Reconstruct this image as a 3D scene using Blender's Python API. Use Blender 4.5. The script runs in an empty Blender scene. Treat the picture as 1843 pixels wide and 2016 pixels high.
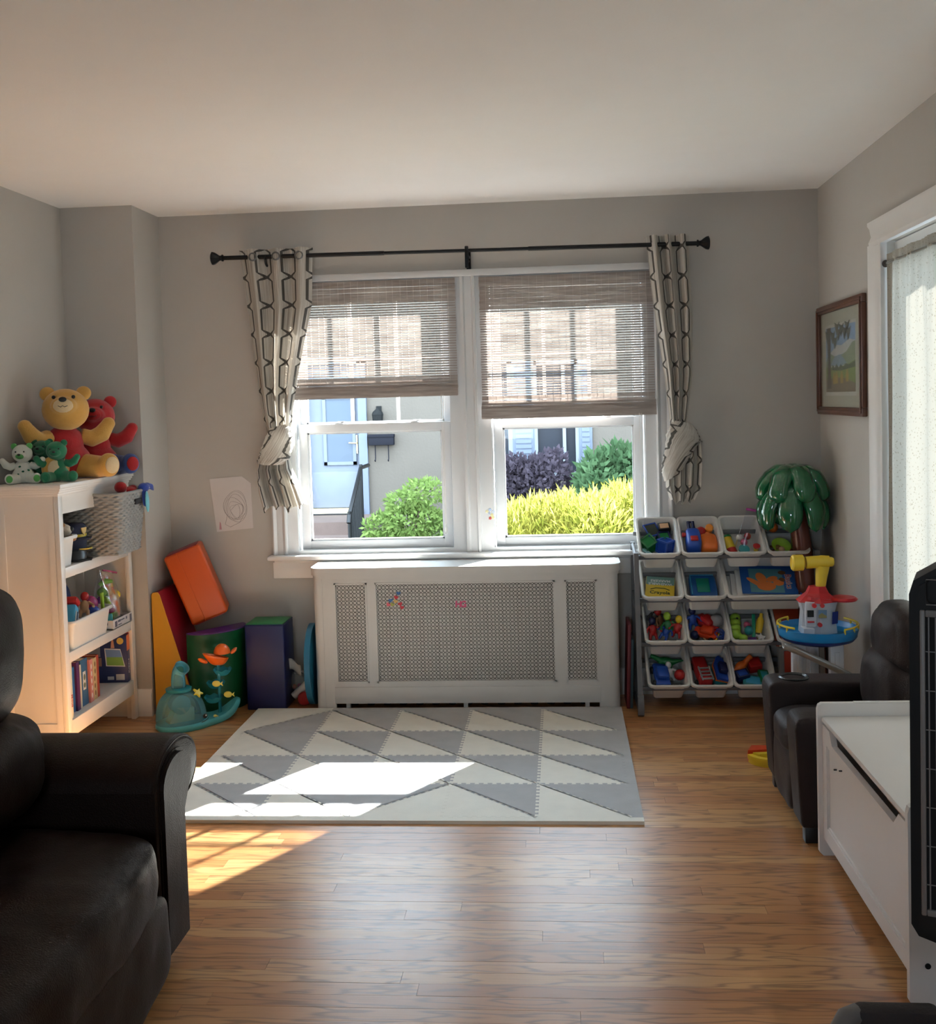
import bpy, bmesh, math, random
from mathutils import Vector, Matrix, Euler, noise

C = bpy.context.scene.collection
PI = math.pi
R = math.radians
random.seed(7)
scene = bpy.context.scene

# ------------------------------------------------------------------ camera
FPX, PX, PY = 2162.1, 4.57, -107.3
yaw, pitch, roll = .083, .0519, .0284
fw = Vector((-math.sin(yaw)*math.cos(pitch), math.cos(yaw)*math.cos(pitch), -math.sin(pitch)))
rt = Vector((math.cos(yaw), math.sin(yaw), 0)); up = rt.cross(fw)
cX = math.cos(roll)*rt - math.sin(roll)*up
cY = math.sin(roll)*rt + math.cos(roll)*up
cam = bpy.data.cameras.new('camera'); camo = bpy.data.objects.new('camera', cam); C.objects.link(camo)
cm = Matrix((cX, cY, -fw)).transposed().to_4x4(); cm.translation = Vector((1.9854, -5.4306, 1.4755))
camo.matrix_world = cm
cam.sensor_fit = 'VERTICAL'; cam.sensor_height = 36; cam.lens = 36*FPX/2016
cam.shift_x = -PX/2016; cam.shift_y = PY/2016
cam.clip_start = .05; cam.clip_end = 200
scene.camera = camo

# ------------------------------------------------------------------ world, sun, exposure
w = bpy.data.worlds.new('sky'); scene.world = w; w.use_nodes = True
bg = w.node_tree.nodes['Background']
bg.inputs[0].default_value = (.68, .84, 1.0, 1); bg.inputs[1].default_value = 12.8
sun = bpy.data.lights.new('sun', 'SUN'); suno = bpy.data.objects.new('sun', sun); C.objects.link(suno)
suno.rotation_euler = Vector((-.64, -1, -.86)).to_track_quat('-Z', 'Y').to_euler()
sun.energy = 88; sun.angle = R(.6); sun.color = (1, .97, .94)
vs = scene.view_settings
vs.view_transform = 'Standard'; vs.look = 'None'; vs.exposure = 0.32; vs.gamma = 1.0
vs.use_curve_mapping = False
cy = scene.cycles
cy.max_bounces = 10; cy.diffuse_bounces = 6; cy.glossy_bounces = 4; cy.transmission_bounces = 8; cy.transparent_max_bounces = 16
cy.caustics_reflective = False; cy.caustics_refractive = False; cy.sample_clamp_indirect = 8.0
cy.use_denoising = True

def portal(name, loc, to, sx, sy):
    l = bpy.data.lights.new(name, 'AREA'); l.shape = 'RECTANGLE'; l.size = sx; l.size_y = sy
    o = bpy.data.objects.new(name, l); C.objects.link(o); o.location = loc
    o.rotation_euler = Vector(to).to_track_quat('-Z', 'Y' if abs(to[2]) < .5 else 'X').to_euler()
    l.cycles.is_portal = True
portal('daylight_portal', (1.53, .19, 1.4), (0, -1, 0), 1.95, 1.40)
portal('daylight_portal', (3.43, -2.2, 1.0), (-1, 0, 0), 2.26, 2.1)
portal('daylight_portal', (1.25, -7.69, 1.4), (0, 1, 0), .8, 0.8)

# ------------------------------------------------------------------ materials
MATS = {}
def lin(c):
    if isinstance(c, str):
        c = [int(c[i:i+2], 16)/255 for i in (0, 2, 4)]
        c = [x/12.92 if x <= .04045 else ((x+.055)/1.055)**2.4 for x in c]
    return (c[0], c[1], c[2], 1)
class NT:
    def __init__(s, name):
        s.m = bpy.data.materials.new(name); s.m.use_nodes = True; s.t = s.m.node_tree
        s.b = s.t.nodes['Principled BSDF']; s.out = s.t.nodes['Material Output']
    def n(s, typ, props=None, **ins):
        x = s.t.nodes.new('ShaderNode'+typ)
        for k, v in (props or {}).items(): setattr(x, k, v)
        for k, v in ins.items():
            key = int(k[1:]) if k[0] == 'i' and k[1:].isdigit() else k.replace('_', ' ')
            s.set(x.inputs[key], v)
        return x
    def set(s, inp, v):
        if isinstance(v, bpy.types.NodeSocket): s.t.links.new(v, inp)
        elif isinstance(v, bpy.types.Node): s.t.links.new(v.outputs[0], inp)
        else: inp.default_value = v
    def math(s, op, a, b=0, c=0):
        x = s.t.nodes.new('ShaderNodeMath'); x.operation = op
        s.set(x.inputs[0], a); s.set(x.inputs[1], b); s.set(x.inputs[2], c)
        return x.outputs[0]
    def mix(s, f, a, b):
        x = s.t.nodes.new('ShaderNodeMix'); x.data_type = 'RGBA'
        s.set(x.inputs[0], f); s.set(x.inputs[6], a); s.set(x.inputs[7], b)
        return x.outputs[2]
    def ramp(s, f, stops):
        x = s.t.nodes.new('ShaderNodeValToRGB'); s.set(x.inputs[0], f)
        e = x.color_ramp.elements
        while len(e) < len(stops): e.new(.5)
        for q, (p, c) in zip(e, stops): q.position = p; q.color = lin(c)
        return x.outputs[0]
def mat(name, col, rough=.5, metal=0, bump=0, bscale=60, var=0, vscale=8, spec=.5, sheen=0, trans=0, emis=0, coat=0):
    if name in MATS: return MATS[name]
    t = NT(name); c = lin(col); b = t.b
    b.inputs['Roughness'].default_value = rough; b.inputs['Metallic'].default_value = metal
    b.inputs['Specular IOR Level'].default_value = spec
    co = t.n('TexCoord').outputs['Object']
    nz = t.n('TexNoise', Vector=co, Scale=vscale, Detail=3.0)
    v = var if var else .06
    c2 = tuple(min(1, x*(1+v)) for x in c[:3])+(1,); c1 = tuple(x*(1-v) for x in c[:3])+(1,)
    t.set(b.inputs['Base Color'], t.mix(nz.outputs[0], c1, c2))
    if bump:
        nb = t.n('TexNoise', Vector=co, Scale=bscale, Detail=4.0)
        bp = t.n('Bump', Strength=bump, Distance=.01, Height=nb.outputs[0])
        t.set(b.inputs['Normal'], bp)
    if sheen: b.inputs['Sheen Weight'].default_value = sheen
    if coat: b.inputs['Coat Weight'].default_value = coat; b.inputs['Coat Roughness'].default_value = .08
    if trans:
        b.inputs['Transmission Weight'].default_value = trans; b.inputs['IOR'].default_value = 1.15
    MATS[name] = t.m
    return t.m
def clear_mat(name, tint, alpha, rough=.08, pane=False):
    """thin clear plastic or glass: transparent film with a fresnel gloss and a little of its own colour"""
    if name in MATS: return MATS[name]
    t = NT(name); tr = t.n('BsdfTransparent', Color=lin(tint))
    if not pane: t.b.inputs['Base Color'].default_value = lin(tint); t.b.inputs['Roughness'].default_value = rough
    if pane: t.b = t.n('BsdfGlossy', Color=(1, 1, 1, 1), Roughness=rough)
    lw = t.n('LayerWeight', Blend=.25)
    f = t.math('ADD', t.math('MULTIPLY', lw.outputs['Fresnel'], .6), alpha)
    ms = t.n('MixShader', i0=f, i1=tr.outputs[0], i2=t.b.outputs[0])
    t.set(t.out.inputs[0], ms)
    MATS[name] = t.m
    return t.m

# ------------------------------------------------------------------ mesh builder
class M:
    def __init__(s): s.v = []; s.f = []; s.T = Matrix.Identity(4); s.uv = None
    def at(s, loc=(0, 0, 0), rot=(0, 0, 0), sc=1):
        s.T = Matrix.Translation(loc) @ Euler(rot).to_matrix().to_4x4() @ Matrix.Scale(sc, 4); return s
    def add(s, vs, fs):
        k = len(s.v); s.v += [tuple(s.T @ Vector(p)) for p in vs]
        s.f += [[i+k for i in f] for f in fs]; return s
    def bm(s, b):
        b.verts.index_update()
        s.add([v.co[:] for v in b.verts], [[v.index for v in f.verts] for f in b.faces]); b.free(); return s
    def box(s, x0, x1, y0, y1, z0, z1, bev=0, seg=2):
        if not bev:
            return s.add([(x, y, z) for z in (z0, z1) for y in (y0, y1) for x in (x0, x1)],
                         [(0, 2, 3, 1), (4, 5, 7, 6), (0, 1, 5, 4), (2, 6, 7, 3), (0, 4, 6, 2), (1, 3, 7, 5)])
        b = bmesh.new(); bmesh.ops.create_cube(b, size=1)
        for v in b.verts: v.co = ((x0+x1)/2+v.co.x*(x1-x0), (y0+y1)/2+v.co.y*(y1-y0), (z0+z1)/2+v.co.z*(z1-z0))
        bmesh.ops.bevel(b, geom=b.edges[:], offset=min(bev, .45*min(abs(x1-x0), abs(y1-y0), abs(z1-z0))), segments=seg, profile=.5, affect='EDGES')
        return s.bm(b)
    def cbox(s, c, h, bev=0, seg=2):
        return s.box(c[0]-h[0], c[0]+h[0], c[1]-h[1], c[1]+h[1], c[2]-h[2], c[2]+h[2], bev, seg)
    def lathe(s, prof, n=20, ax='z', c=(0, 0, 0), arc=2*PI, a0=0):
        full = abs(arc-2*PI) < 1e-6; cols = n if full else n+1; vs = []
        for r, h in prof:
            for i in range(cols):
                a = a0+arc*i/n; x, y = r*math.cos(a), r*math.sin(a)
                p = {'z': (x, y, h), 'x': (h, x, y), 'y': (x, h, y)}[ax]
                vs.append((p[0]+c[0], p[1]+c[1], p[2]+c[2]))
        fs = []
        for j in range(len(prof)-1):
            for i in range(n):
                q = (i+1) % cols
                fs.append((j*cols+i, j*cols+q, (j+1)*cols+q, (j+1)*cols+i))
        if full:
            if prof[0][0] > 1e-5: fs.append(list(range(cols))[::-1])
            if prof[-1][0] > 1e-5: fs.append([(len(prof)-1)*cols+i for i in range(cols)])
        return s.add(vs, fs)
    def cyl(s, p, q, r, r2=None, n=14):
        return s.tube([p, q], [r, r if r2 is None else r2], n)
    def tube(s, pts, r, n=8, closed=False, caps=True):
        pts = [Vector(p) for p in pts]; N = len(pts)
        rr = r if isinstance(r, (list, tuple)) else [r]*N
        vs = []; prev = None
        for i, p in enumerate(pts):
            a = pts[(i-1) % N] if (closed or i > 0) else p
            b = pts[(i+1) % N] if (closed or i < N-1) else p
            t = (b-a).normalized() if (b-a).length > 1e-9 else Vector((0, 0, 1))
            if prev is None:
                u = t.orthogonal().normalized()
            else:
                u = (prev-t*prev.dot(t)); u = u.normalized() if u.length > 1e-6 else t.orthogonal().normalized()
            prev = u; v = t.cross(u)
            vs += [tuple(p+(u*math.cos(2*PI*k/n)+v*math.sin(2*PI*k/n))*rr[i]) for k in range(n)]
        fs = []
        for i in range(N if closed else N-1):
            j = (i+1) % N
            fs += [(i*n+k, i*n+(k+1) % n, j*n+(k+1) % n, j*n+k) for k in range(n)]
        if caps and not closed: fs += [list(range(n))[::-1], [(N-1)*n+k for k in range(n)]]
        return s.add(vs, fs)
    def ell(s, c, r, rot=(0, 0, 0), seg=16):
        if not isinstance(r, (tuple, list)): r = (r, r, r)
        m = Euler(rot).to_matrix(); rings = max(6, seg//2); vs = []; fs = []
        for j in range(1, rings):
            th = PI*j/rings
            for i in range(seg):
                a = 2*PI*i/seg
                p = m @ Vector((r[0]*math.sin(th)*math.cos(a), r[1]*math.sin(th)*math.sin(a), r[2]*math.cos(th)))
                vs.append((c[0]+p.x, c[1]+p.y, c[2]+p.z))
        t = m @ Vector((0, 0, r[2])); vs.append((c[0]+t.x, c[1]+t.y, c[2]+t.z)); vs.append((c[0]-t.x, c[1]-t.y, c[2]-t.z))
        T, B = len(vs)-2, len(vs)-1
        for j in range(rings-2):
            for i in range(seg):
                q = (i+1) % seg; fs.append((j*seg+i, (j+1)*seg+i, (j+1)*seg+q, j*seg+q))
        for i in range(seg):
            q = (i+1) % seg; fs.append((T, i, q)); fs.append((B, (rings-2)*seg+q, (rings-2)*seg+i))
        return s.add(vs, fs)
    def prism(s, poly, h0, h1, ax='z'):
        """2-d outline pushed from h0 to h1 along an axis: z -> (a,b,h), y -> (a,h,b), x -> (h,a,b)"""
        f = {'z': lambda a, b, h: (a, b, h), 'y': lambda a, b, h: (a, h, b), 'x': lambda a, b, h: (h, a, b)}[ax]
        n = len(poly)
        return s.add([f(a, b, h0) for a, b in poly]+[f(a, b, h1) for a, b in poly],
                     [list(range(n))[::-1], list(range(n, 2*n))]+[(i, (i+1) % n, n+(i+1) % n, n+i) for i in range(n)])
    def sbox(s, c, h, n=5, seg=12, wr=0, ws=6, puff=0):
        """soft cushion: superellipsoid block, optionally puffed and wrinkled"""
        b = bmesh.new(); bmesh.ops.create_cube(b, size=2)
        bmesh.ops.subdivide_edges(b, edges=b.edges[:], cuts=seg, use_grid_fill=True)
        for v in b.verts:
            x, y, z = v.co; k = max(abs(x), abs(y), abs(z))
            q = (abs(x)**n+abs(y)**n+abs(z)**n)**(1/n)
            p = v.co*(k/q)
            if puff: p *= 1+puff*(1-min(1, (x*x+y*y+z*z-1)/2))
            co = Vector((c[0]+p.x*h[0], c[1]+p.y*h[1], c[2]+p.z*h[2]))
            if wr:
                d = noise.noise(co*ws)+.5*noise.noise(co*ws*2.3)
                co += Vector((p.x/h[0], p.y/h[1], p.z/h[2])).normalized()*d*wr
            v.co = co
        return s.bm(b)
    def grid(s, fn, nu, nv, closed=False):
        vs = [fn(i/nu, j/nv) for j in range(nv+1) for i in range(nu+1)]
        fs = [(j*(nu+1)+i, j*(nu+1)+i+1, (j+1)*(nu+1)+i+1, (j+1)*(nu+1)+i) for j in range(nv) for i in range(nu)]
        return s.add(vs, fs)
    def mesh(s, name, smooth=35):
        me = bpy.data.meshes.new(name); me.from_pydata(s.v, [], s.f)
        b = bmesh.new(); b.from_mesh(me); bmesh.ops.recalc_face_normals(b, faces=b.faces[:]); b.to_mesh(me); b.free()
        if smooth:
            me.shade_smooth()
            if smooth < 180: me.set_sharp_from_angle(angle=R(smooth))
        me.update()
        return me

def ob(name, m, material, parent=None, smooth=35, kind=None, label=None):
    me = m.mesh(name, smooth) if isinstance(m, M) else m
    o = bpy.data.objects.new(name, me); C.objects.link(o)
    if material and not me.materials: me.materials.append(material)
    if parent: o.parent = parent
    if kind: o['kind'] = kind
    if label: o['label'] = label
    return o
def tag(o, label, cat, group=None):
    o['label'] = label; o['category'] = cat
    if group: o['group'] = group
    return o
def thing(name, label, cat, loc=(0, 0, 0), rot=(0, 0, 0), group=None, mw=None):
    o = bpy.data.objects.new(name, None); C.objects.link(o); o.empty_display_size = .05
    if mw is not None: o.matrix_world = mw
    else: o.location = loc; o.rotation_euler = rot
    return tag(o, label, cat, group)
def single(name, m, material, label, cat, group=None, loc=(0, 0, 0), rot=(0, 0, 0), mw=None, smooth=35):
    o = ob(name, m, material, None, smooth)
    if mw is not None: o.matrix_world = mw
    else: o.location = loc; o.rotation_euler = rot
    return tag(o, label, cat, group)
def struct(name, m, material, parent=None, smooth=35):
    o = ob(name, m, material, parent, smooth)
    if not parent: o['kind'] = 'structure'
    return o
def soft(o, voxel=.006, it=6):
    """weld the joined volumes of one stuffed body into one continuous skin"""
    r = o.modifiers.new('skin', 'REMESH'); r.mode = 'VOXEL'; r.voxel_size = voxel; r.use_smooth_shade = True
    s = o.modifiers.new('smooth', 'SMOOTH'); s.factor = .6; s.iterations = it
    return o
def text(name, body, size, material, parent, loc, rot, depth=.0006, shear=0, bold=0):
    cu = bpy.data.curves.new(name, 'FONT'); cu.body = body; cu.size = size; cu.extrude = depth; cu.resolution_u = 2
    cu.align_x = 'CENTER'; cu.align_y = 'CENTER'; cu.shear = shear; cu.offset = bold
    tmp = bpy.data.objects.new(name, cu); C.objects.link(tmp)
    me = bpy.data.meshes.new_from_object(tmp.evaluated_get(bpy.context.evaluated_depsgraph_get()))
    bpy.data.objects.remove(tmp); me.name = name
    o = ob(name, me, material, parent); me.materials.clear(); me.materials.append(material)
    o.location = loc; o.rotation_euler = rot
    return o
# ------------------------------------------------------------------ surfaces
paint = mat('greige_wall_paint', (.45, .43, .40), .75, bump=.04, bscale=240, var=.02)
ceil_m = mat('ceiling_paint', (.89, .885, .875), .8, bump=.05, bscale=160, var=.015)
white = mat('white_trim_paint', (.80, .80, .79), .35, bump=.02, bscale=80, var=.015)
vinyl = mat('white_vinyl', (.63, .65, .67), .3, var=.01)
wtrim = mat('shaded_trim_paint', (.60, .61, .62), .35, bump=.02, bscale=80, var=.015)  # darker copy of the white trim paint; window shade put into the colour
glass = clear_mat('window_glass', (.96, .98, .98), .0, .02, True)
black_iron = mat('black_iron', (.012, .012, .013), .4, metal=.6, bump=.03)
chrome = mat('brushed_metal', (.6, .58, .52), .25, metal=1)

def wood_floor():
    t = NT('oak_strip_floor')
    oi = t.n('ObjectInfo').outputs['Random']
    pos = t.n('NewGeometry').outputs['Position']
    off = t.n('CombineXYZ', X=t.math('MULTIPLY', oi, 37.0), Y=t.math('MULTIPLY', oi, 11.0), Z=0.0)
    p = t.n('VectorMath', {'operation': 'ADD'}, i0=pos, i1=off).outputs[0]
    sc = t.n('VectorMath', {'operation': 'MULTIPLY'}, i0=p, i1=(1.6, 26, 1)).outputs[0]
    wob = t.n('TexNoise', Vector=t.n('VectorMath', {'operation': 'MULTIPLY'}, i0=p, i1=(2.2, 16, 1)).outputs[0], Scale=1.0, Detail=2.0)
    wave = t.math('SINE', t.math('MULTIPLY', t.math('ADD', wob.outputs[0], t.math('MULTIPLY', oi, .3)), 42.0))
    cath = t.math('POWER', t.math('ADD', t.math('MULTIPLY', wave, .5), .5), 5.0)
    fine = t.n('TexNoise', Vector=t.n('VectorMath', {'operation': 'MULTIPLY'}, i0=p, i1=(5, 210, 1)).outputs[0], Scale=1.0, Detail=3.0)
    tone = t.ramp(oi, [(0, (.45, .178, .056)), (.3, (.57, .252, .085)), (.6, (.65, .325, .122)), (.85, (.71, .395, .160)), (1, (.49, .20, .066))])
    med = t.n('TexNoise', Vector=sc, Scale=1.0, Detail=3.0)
    c = t.mix(t.math('MULTIPLY', cath, .62), tone, (.10, .036, .012, 1))
    c = t.mix(t.math('MULTIPLY', fine.outputs[0], .45), c, (.17, .07, .025, 1))
    c = t.mix(t.math('MULTIPLY', med.outputs[0], .25), c, (.52, .30, .13, 1))
    t.set(t.b.inputs['Base Color'], c)
    t.set(t.b.inputs['Roughness'], t.math('ADD', t.math('MULTIPLY', med.outputs[0], .12), .27))
    t.b.inputs['Coat Weight'].default_value = .27; t.b.inputs['Coat Roughness'].default_value = .22; t.b.inputs['Coat IOR'].default_value = 1.6
    bp = t.n('Bump', Strength=.12, Distance=.002, Height=fine.outputs[0]); t.set(t.b.inputs['Normal'], bp)
    return t.m
oak = wood_floor()

# ------------------------------------------------------------------ room shell
XL, XR, YF, H = -.36, 3.236, -7.6, 2.44
floor = struct('floor', M().box(XL-.14, XR+.16, YF-.1, .2, -.12, -.016), mat('subfloor', (.10, .05, .02), .8))
ceiling = struct('ceiling', M().box(XL-.14, XR+.16, YF-.1, .2, H, H+.1), ceil_m)
struct('wall_left', M().box(XL-.14, XL, YF, 0, -.02, H), paint)
struct('wall_corner', M().box(XL-.14, -.008, -.342, 0, -.02, H), paint)
m = M(); OX0, OX1, OZ0, OZ1 = .595, 2.452, .70, 2.095
m.box(XL-.14, OX0, 0, .2, -.02, H); m.box(OX1, XR+.16, 0, .2, -.02, H)
m.box(OX0, OX1, 0, .2, -.02, OZ0); m.box(OX0, OX1, 0, .2, OZ1, H)
struct('wall_back', m, paint)
m = M(); m.box(XR, XR+.16, -1.10, 0, -.02, H); m.box(XR, XR+.16, YF, -3.30, -.02, H); m.box(XR, XR+.16, -3.30, -1.10, 2.035, H)
struct('wall_right', m, paint)
m = M(); m.box(XL-.14, .85, YF-.1, YF, -.02, H); m.box(1.65, XR+.16, YF-.1, YF, -.02, H)
m.box(.85, 1.65, YF-.1, YF, -.02, 1.0); m.box(.85, 1.65, YF-.1, YF, 1.8, H)  # unseen opening added behind the camera to let fill light in
struct('wall_front', m, paint)
# oak strips: every strip board is a part of the floor
pl = M().box(0, 1, 0, .0562, -.016, 0).mesh('plank', 0); pl.materials.append(oak)
rng = random.Random(3); y = -.0; row = 0; n_pl = 0
while y > -4.05:
    y -= .0570; x = XL + (-.9*rng.random())
    while x < XR:
        L = rng.uniform(.75, 2.1); a, b = max(x, XL), min(x+L, XR); x += L
        if b-a < .03: continue
        if y > -.36 and b < -.008: continue
        if n_pl < 296:
            o = bpy.data.objects.new('plank', pl); C.objects.link(o); o.parent = floor
            o.location = (a, y, rng.uniform(-.0006, .0)); o.scale = (b-a-.0008, 1, 1); n_pl += 1
m = M()
while y > YF:
    y -= .0570; x = XL-.9*rng.random()
    while x < XR:
        L = rng.uniform(.75, 2.1); a, b = max(x, XL), min(x+L, XR); x += L
        if b > a: m.box(a, b-.0008, y, y+.0562, -.016, 0)
ob('rear_planks', m, oak, floor, 0, kind='stuff')

def base(name, x0, x1, y0, y1, ax):
    m = M()
    if ax == 'x': m.prism([(y1, 0), (y0, 0), (y0, .105), (y0+.005, .118), (y0+.009, .128), (y1, .13)], x0, x1, 'x')
    else:
        s = 1 if x0 > 1 else -1; w0 = x1 if s > 0 else x0; q = x0 if s > 0 else x1
        m.prism([(w0, 0), (q, 0), (q, .105), (q+s*.005, .118), (q+s*.009, .128), (w0, .13)], y0, y1, 'y')
    struct(name, m, white)
base('baseboard_back', -.008, XR, -.018, 0, 'x')
base('baseboard_corner', XL, -.008, -.36, -.342, 'x')
base('baseboard_left', XL, XL+.018, -4.5, -.36, 'y')
base('baseboard_right', XR-.018, XR, -.955, -.018, 'y')

# ------------------------------------------------------------------ window trim
def casing_v(name, x0, x1, z0, z1, d=.022):
    w = x1-x0; P = [(x0, 0), (x0, -d), (x0+.10*w, -d-.004), (x0+.2*w, -d), (x0+.3*w, -d+.008), (x0+.5*w, -d+.005), (x0+.7*w, -d+.008), (x0+.8*w, -d), (x0+.9*w, -d-.003), (x1, -d), (x1, 0)]
    struct(name, M().prism(P, z0, z1, 'z'), wtrim)
casing_v('trim_1', .524, .597, .722, 2.118); casing_v('trim_2', 2.450, 2.523, .722, 2.118)
struct('trim_3', M().box(.524, 2.523, -.026, 0, 2.085, 2.118, .004), wtrim)
m = M(); m.box(1.497, 1.588, -.004, .19, .722, 2.095); m.prism([(1.505, 0), (1.507, -.022), (1.520, -.024), (1.527, -.014), (1.560, -.014), (1.566, -.024), (1.578, -.022), (1.58, 0)], .722, 2.086, 'z')
struct('trim_4', m, wtrim)
m = M(); m.box(.500, 2.548, -.058, .06, .698, .722, .008); m.box(.53, 2.52, -.03, 0, .684, .699, .004); struct('trim_5', m, white)
m = M(); m.box(.520, 2.528, -.018, 0, .604, .686, .003); struct('trim_6', m, white)

def window(nm, x0, x1):
    """double-hung window: jamb liner, two sashes, panes, muntins, locks"""
    r = bpy.data.objects.new(nm, None); C.objects.link(r); r['kind'] = 'structure'; r.location = (x0, 0, .72)
    W, Hh = x1-x0, 1.375
    m = M(); j = .055
    m.box(0, j, -.002, .15, 0, Hh); m.box(W-j, W, -.002, .15, 0, Hh); m.box(j, W-j, -.002, .15, Hh-.03, Hh); m.box(0, W, .0, .19, 0, .022)
    m.box(.028, j+.004, .012, .035, .02, Hh); m.box(W-j-.004, W-.028, .012, .035, .02, Hh)
    ob('window_frame', m, wtrim, r)
    def sash(y0, y1, z0, z1, st, rb, rt_, name):
        m = M(); a, b = j+.008, W-j-.008
        m.box(a, a+st, y0, y1, z0, z1, .003); m.box(b-st, b, y0, y1, z0, z1, .003)
        m.box(a+st-.002, b-st+.002, y0, y1, z0, z0+rb, .003); m.box(a+st-.002, b-st+.002, y0, y1, z1-rt_, z1, .003)
        e = .008
        for q in ((a+st, a+st+e, z0+rb, z1-rt_), (b-st-e, b-st, z0+rb, z1-rt_), (a+st, b-st, z0+rb, z0+rb+e), (a+st, b-st, z1-rt_-e, z1-rt_)):
            m.box(q[0], q[1], y0+.008, y1-.006, q[2], q[3])
        s = ob(name, m, vinyl, r)
        ob('pane', M().box(a+st, b-st, (y0+y1)/2-.002, (y0+y1)/2+.002, z0+rb, z1-rt_), glass, s, 0)
        return s, a+st, b-st, z0+rb, z1-rt_
    sash(.045, .08, .022, .655, .045, .042, .042, 'lower_sash')
    s, a, b, z0, z1 = sash(.085, .12, .615, Hh-.03, .034, .042, .04, 'upper_sash')
    for k in (1, 2): ob('muntin', M().box(a+(b-a)*k/3-.008, a+(b-a)*k/3+.008, .096, .112, z0, z1), vinyl, s)
    ob('muntin', M().box(a, b, .098, .110, (z0+z1)/2-.008, (z0+z1)/2+.008), vinyl, s)
    for k in (.27, .76):
        m = M(); m.lathe([(.022, 0), (.022, .006), (.014, .01), (0, .011)], 14, c=(j+(W-2*j)*k, .062, .655)); m.box(j+(W-2*j)*k-.004, j+(W-2*j)*k+.03, .05, .07, .661, .668, .002)
        ob('sash_lock', m, vinyl, r)
    return r
window('window_1', .597, 1.497); window('window_2', 1.588, 2.452)

# ------------------------------------------------------------------ glazed door on the right wall
m = M(); d = .024
for (a, b) in ((-1.105, -.957), (-3.46, -3.295)):
    P = [(XR, a), (XR-d, a), (XR-d-.004, a+.02), (XR-d+.006, a+.05), (XR-d, a+.10), (XR-d-.008, a+.125), (XR-d-.008, b), (XR, b)]
    m.prism(P, 0, 2.035, 'z')
P = [(XR, 2.03), (XR-d, 2.03), (XR-d-.004, 2.045), (XR-d+.006, 2.07), (XR-d, 2.10), (XR-d-.008, 2.112), (XR-d-.008, 2.125), (XR, 2.125)]
m.prism(P, -3.46, -.957, 'y')
struct('trim_7', m, white)
dr = bpy.data.objects.new('door_1', None); C.objects.link(dr); dr['kind'] = 'structure'; dr.location = (XR+.03, -1.1, 0)
for k in (0, 1):  # second leaf is added out of view to bring light onto the left wall
    o_ = -1.10*k; m = M(); m.box(0, .045, o_-.095, o_-.005, .005, 2.03); m.box(0, .045, o_-1.095, o_-1.005, .005, 2.03); m.box(0, .045, o_-1.005, o_-.095, 1.945, 2.03); m.box(0, .045, o_-1.005, o_-.095, .005, .30)
    lf = ob('door_leaf', m, white, dr)
    ob('pane', M().box(.018, .024, o_-1.005, o_-.095, .30, 1.945), glass, lf, 0)
m = M(); m.cyl((-.008, -.004, 1.79), (-.008, -.004, 1.93), .006); m.box(-.012, 0, -.03, -.004, 1.79, 1.93, .002)
for k in range(5): m.lathe([(.0072, 1.79+.028*k), (.0072, 1.806+.028*k)], 10, c=(-.008, -.004, .006))
ob('hinge', m, mat('painted_hinge', (.62, .62, .60), .4, metal=.2), dr)
ob('door_knob', M().lathe([(.012, 0), (.012, -.03), (.026, -.04), (.028, -.055), (.018, -.068), (0, -.07)], 16, 'x', (0, -1.05, 1.0)), chrome, dr)
# ------------------------------------------------------------------ outside the window
GZ = -.9
def leafmat(name, a, b, tr=.45):
    t = NT(name); nz = t.n('TexNoise', Vector=t.n('TexCoord').outputs['Object'], Scale=7.0, Detail=3.0)
    c = t.mix(t.math('MULTIPLY', t.math('SUBTRACT', nz.outputs[0], .25), 2.0), lin(a), lin(b))
    df = t.n('BsdfDiffuse', Color=c); tl = t.n('BsdfTranslucent', Color=c)
    t.set(t.out.inputs[0], t.n('MixShader', i0=tr, i1=df.outputs[0], i2=tl.outputs[0])); return t.m
struct('ground', M().box(-25, 30, .2, 40, GZ-.2, GZ), mat('lawn', (.125, .125, .09), .9, bump=.5, bscale=60, var=.4, vscale=2))
def foliage(blobs, n, L, Wd, seed, up_=.2, spread=1.0):
    r = random.Random(seed); m = M(); tot = sum(b[1][0]*b[1][2] for b in blobs)
    for c, rad in blobs:
        for _ in range(int(n*rad[0]*rad[2]/tot)):
            d = Vector((r.gauss(0, 1), r.gauss(0, 1), r.gauss(0, 1))).normalized(); q = r.uniform(.7, 1.0)
            p = Vector((c[0]+d.x*rad[0]*q, c[1]+d.y*rad[1]*q, c[2]+d.z*rad[2]*q))
            f = (d*.7+Vector((r.gauss(0, spread*.5), r.gauss(0, spread*.5), up_+r.gauss(0, spread*.4)))).normalized()
            s = f.orthogonal().normalized(); s.rotate(Matrix.Rotation(r.uniform(0, 2*PI), 3, f)); nn = f.cross(s)
            l = L*r.uniform(.6, 1.3); w_ = Wd*r.uniform(.7, 1.2)
            m.add([p, p+f*l*.45+s*w_, p+f*l, p+f*l*.45-s*w_, ], [(0, 1, 2), (0, 2, 3)])
    return m
def branches(base_, tips, r0, seed):
    m = M(); r = random.Random(seed)
    for t_ in tips:
        b = Vector(base_); t_ = Vector(t_); k = (b+t_)/2+Vector((r.uniform(-.1, .1), r.uniform(-.1, .1), -.05))
        m.tube([b, (b+k)/2, k, (k+t_)/2, t_], [r0, r0*.8, r0*.6, r0*.4, r0*.2], 6)
    return m
bark = mat('bark', (.10, .07, .05), .9, bump=.3)
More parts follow.
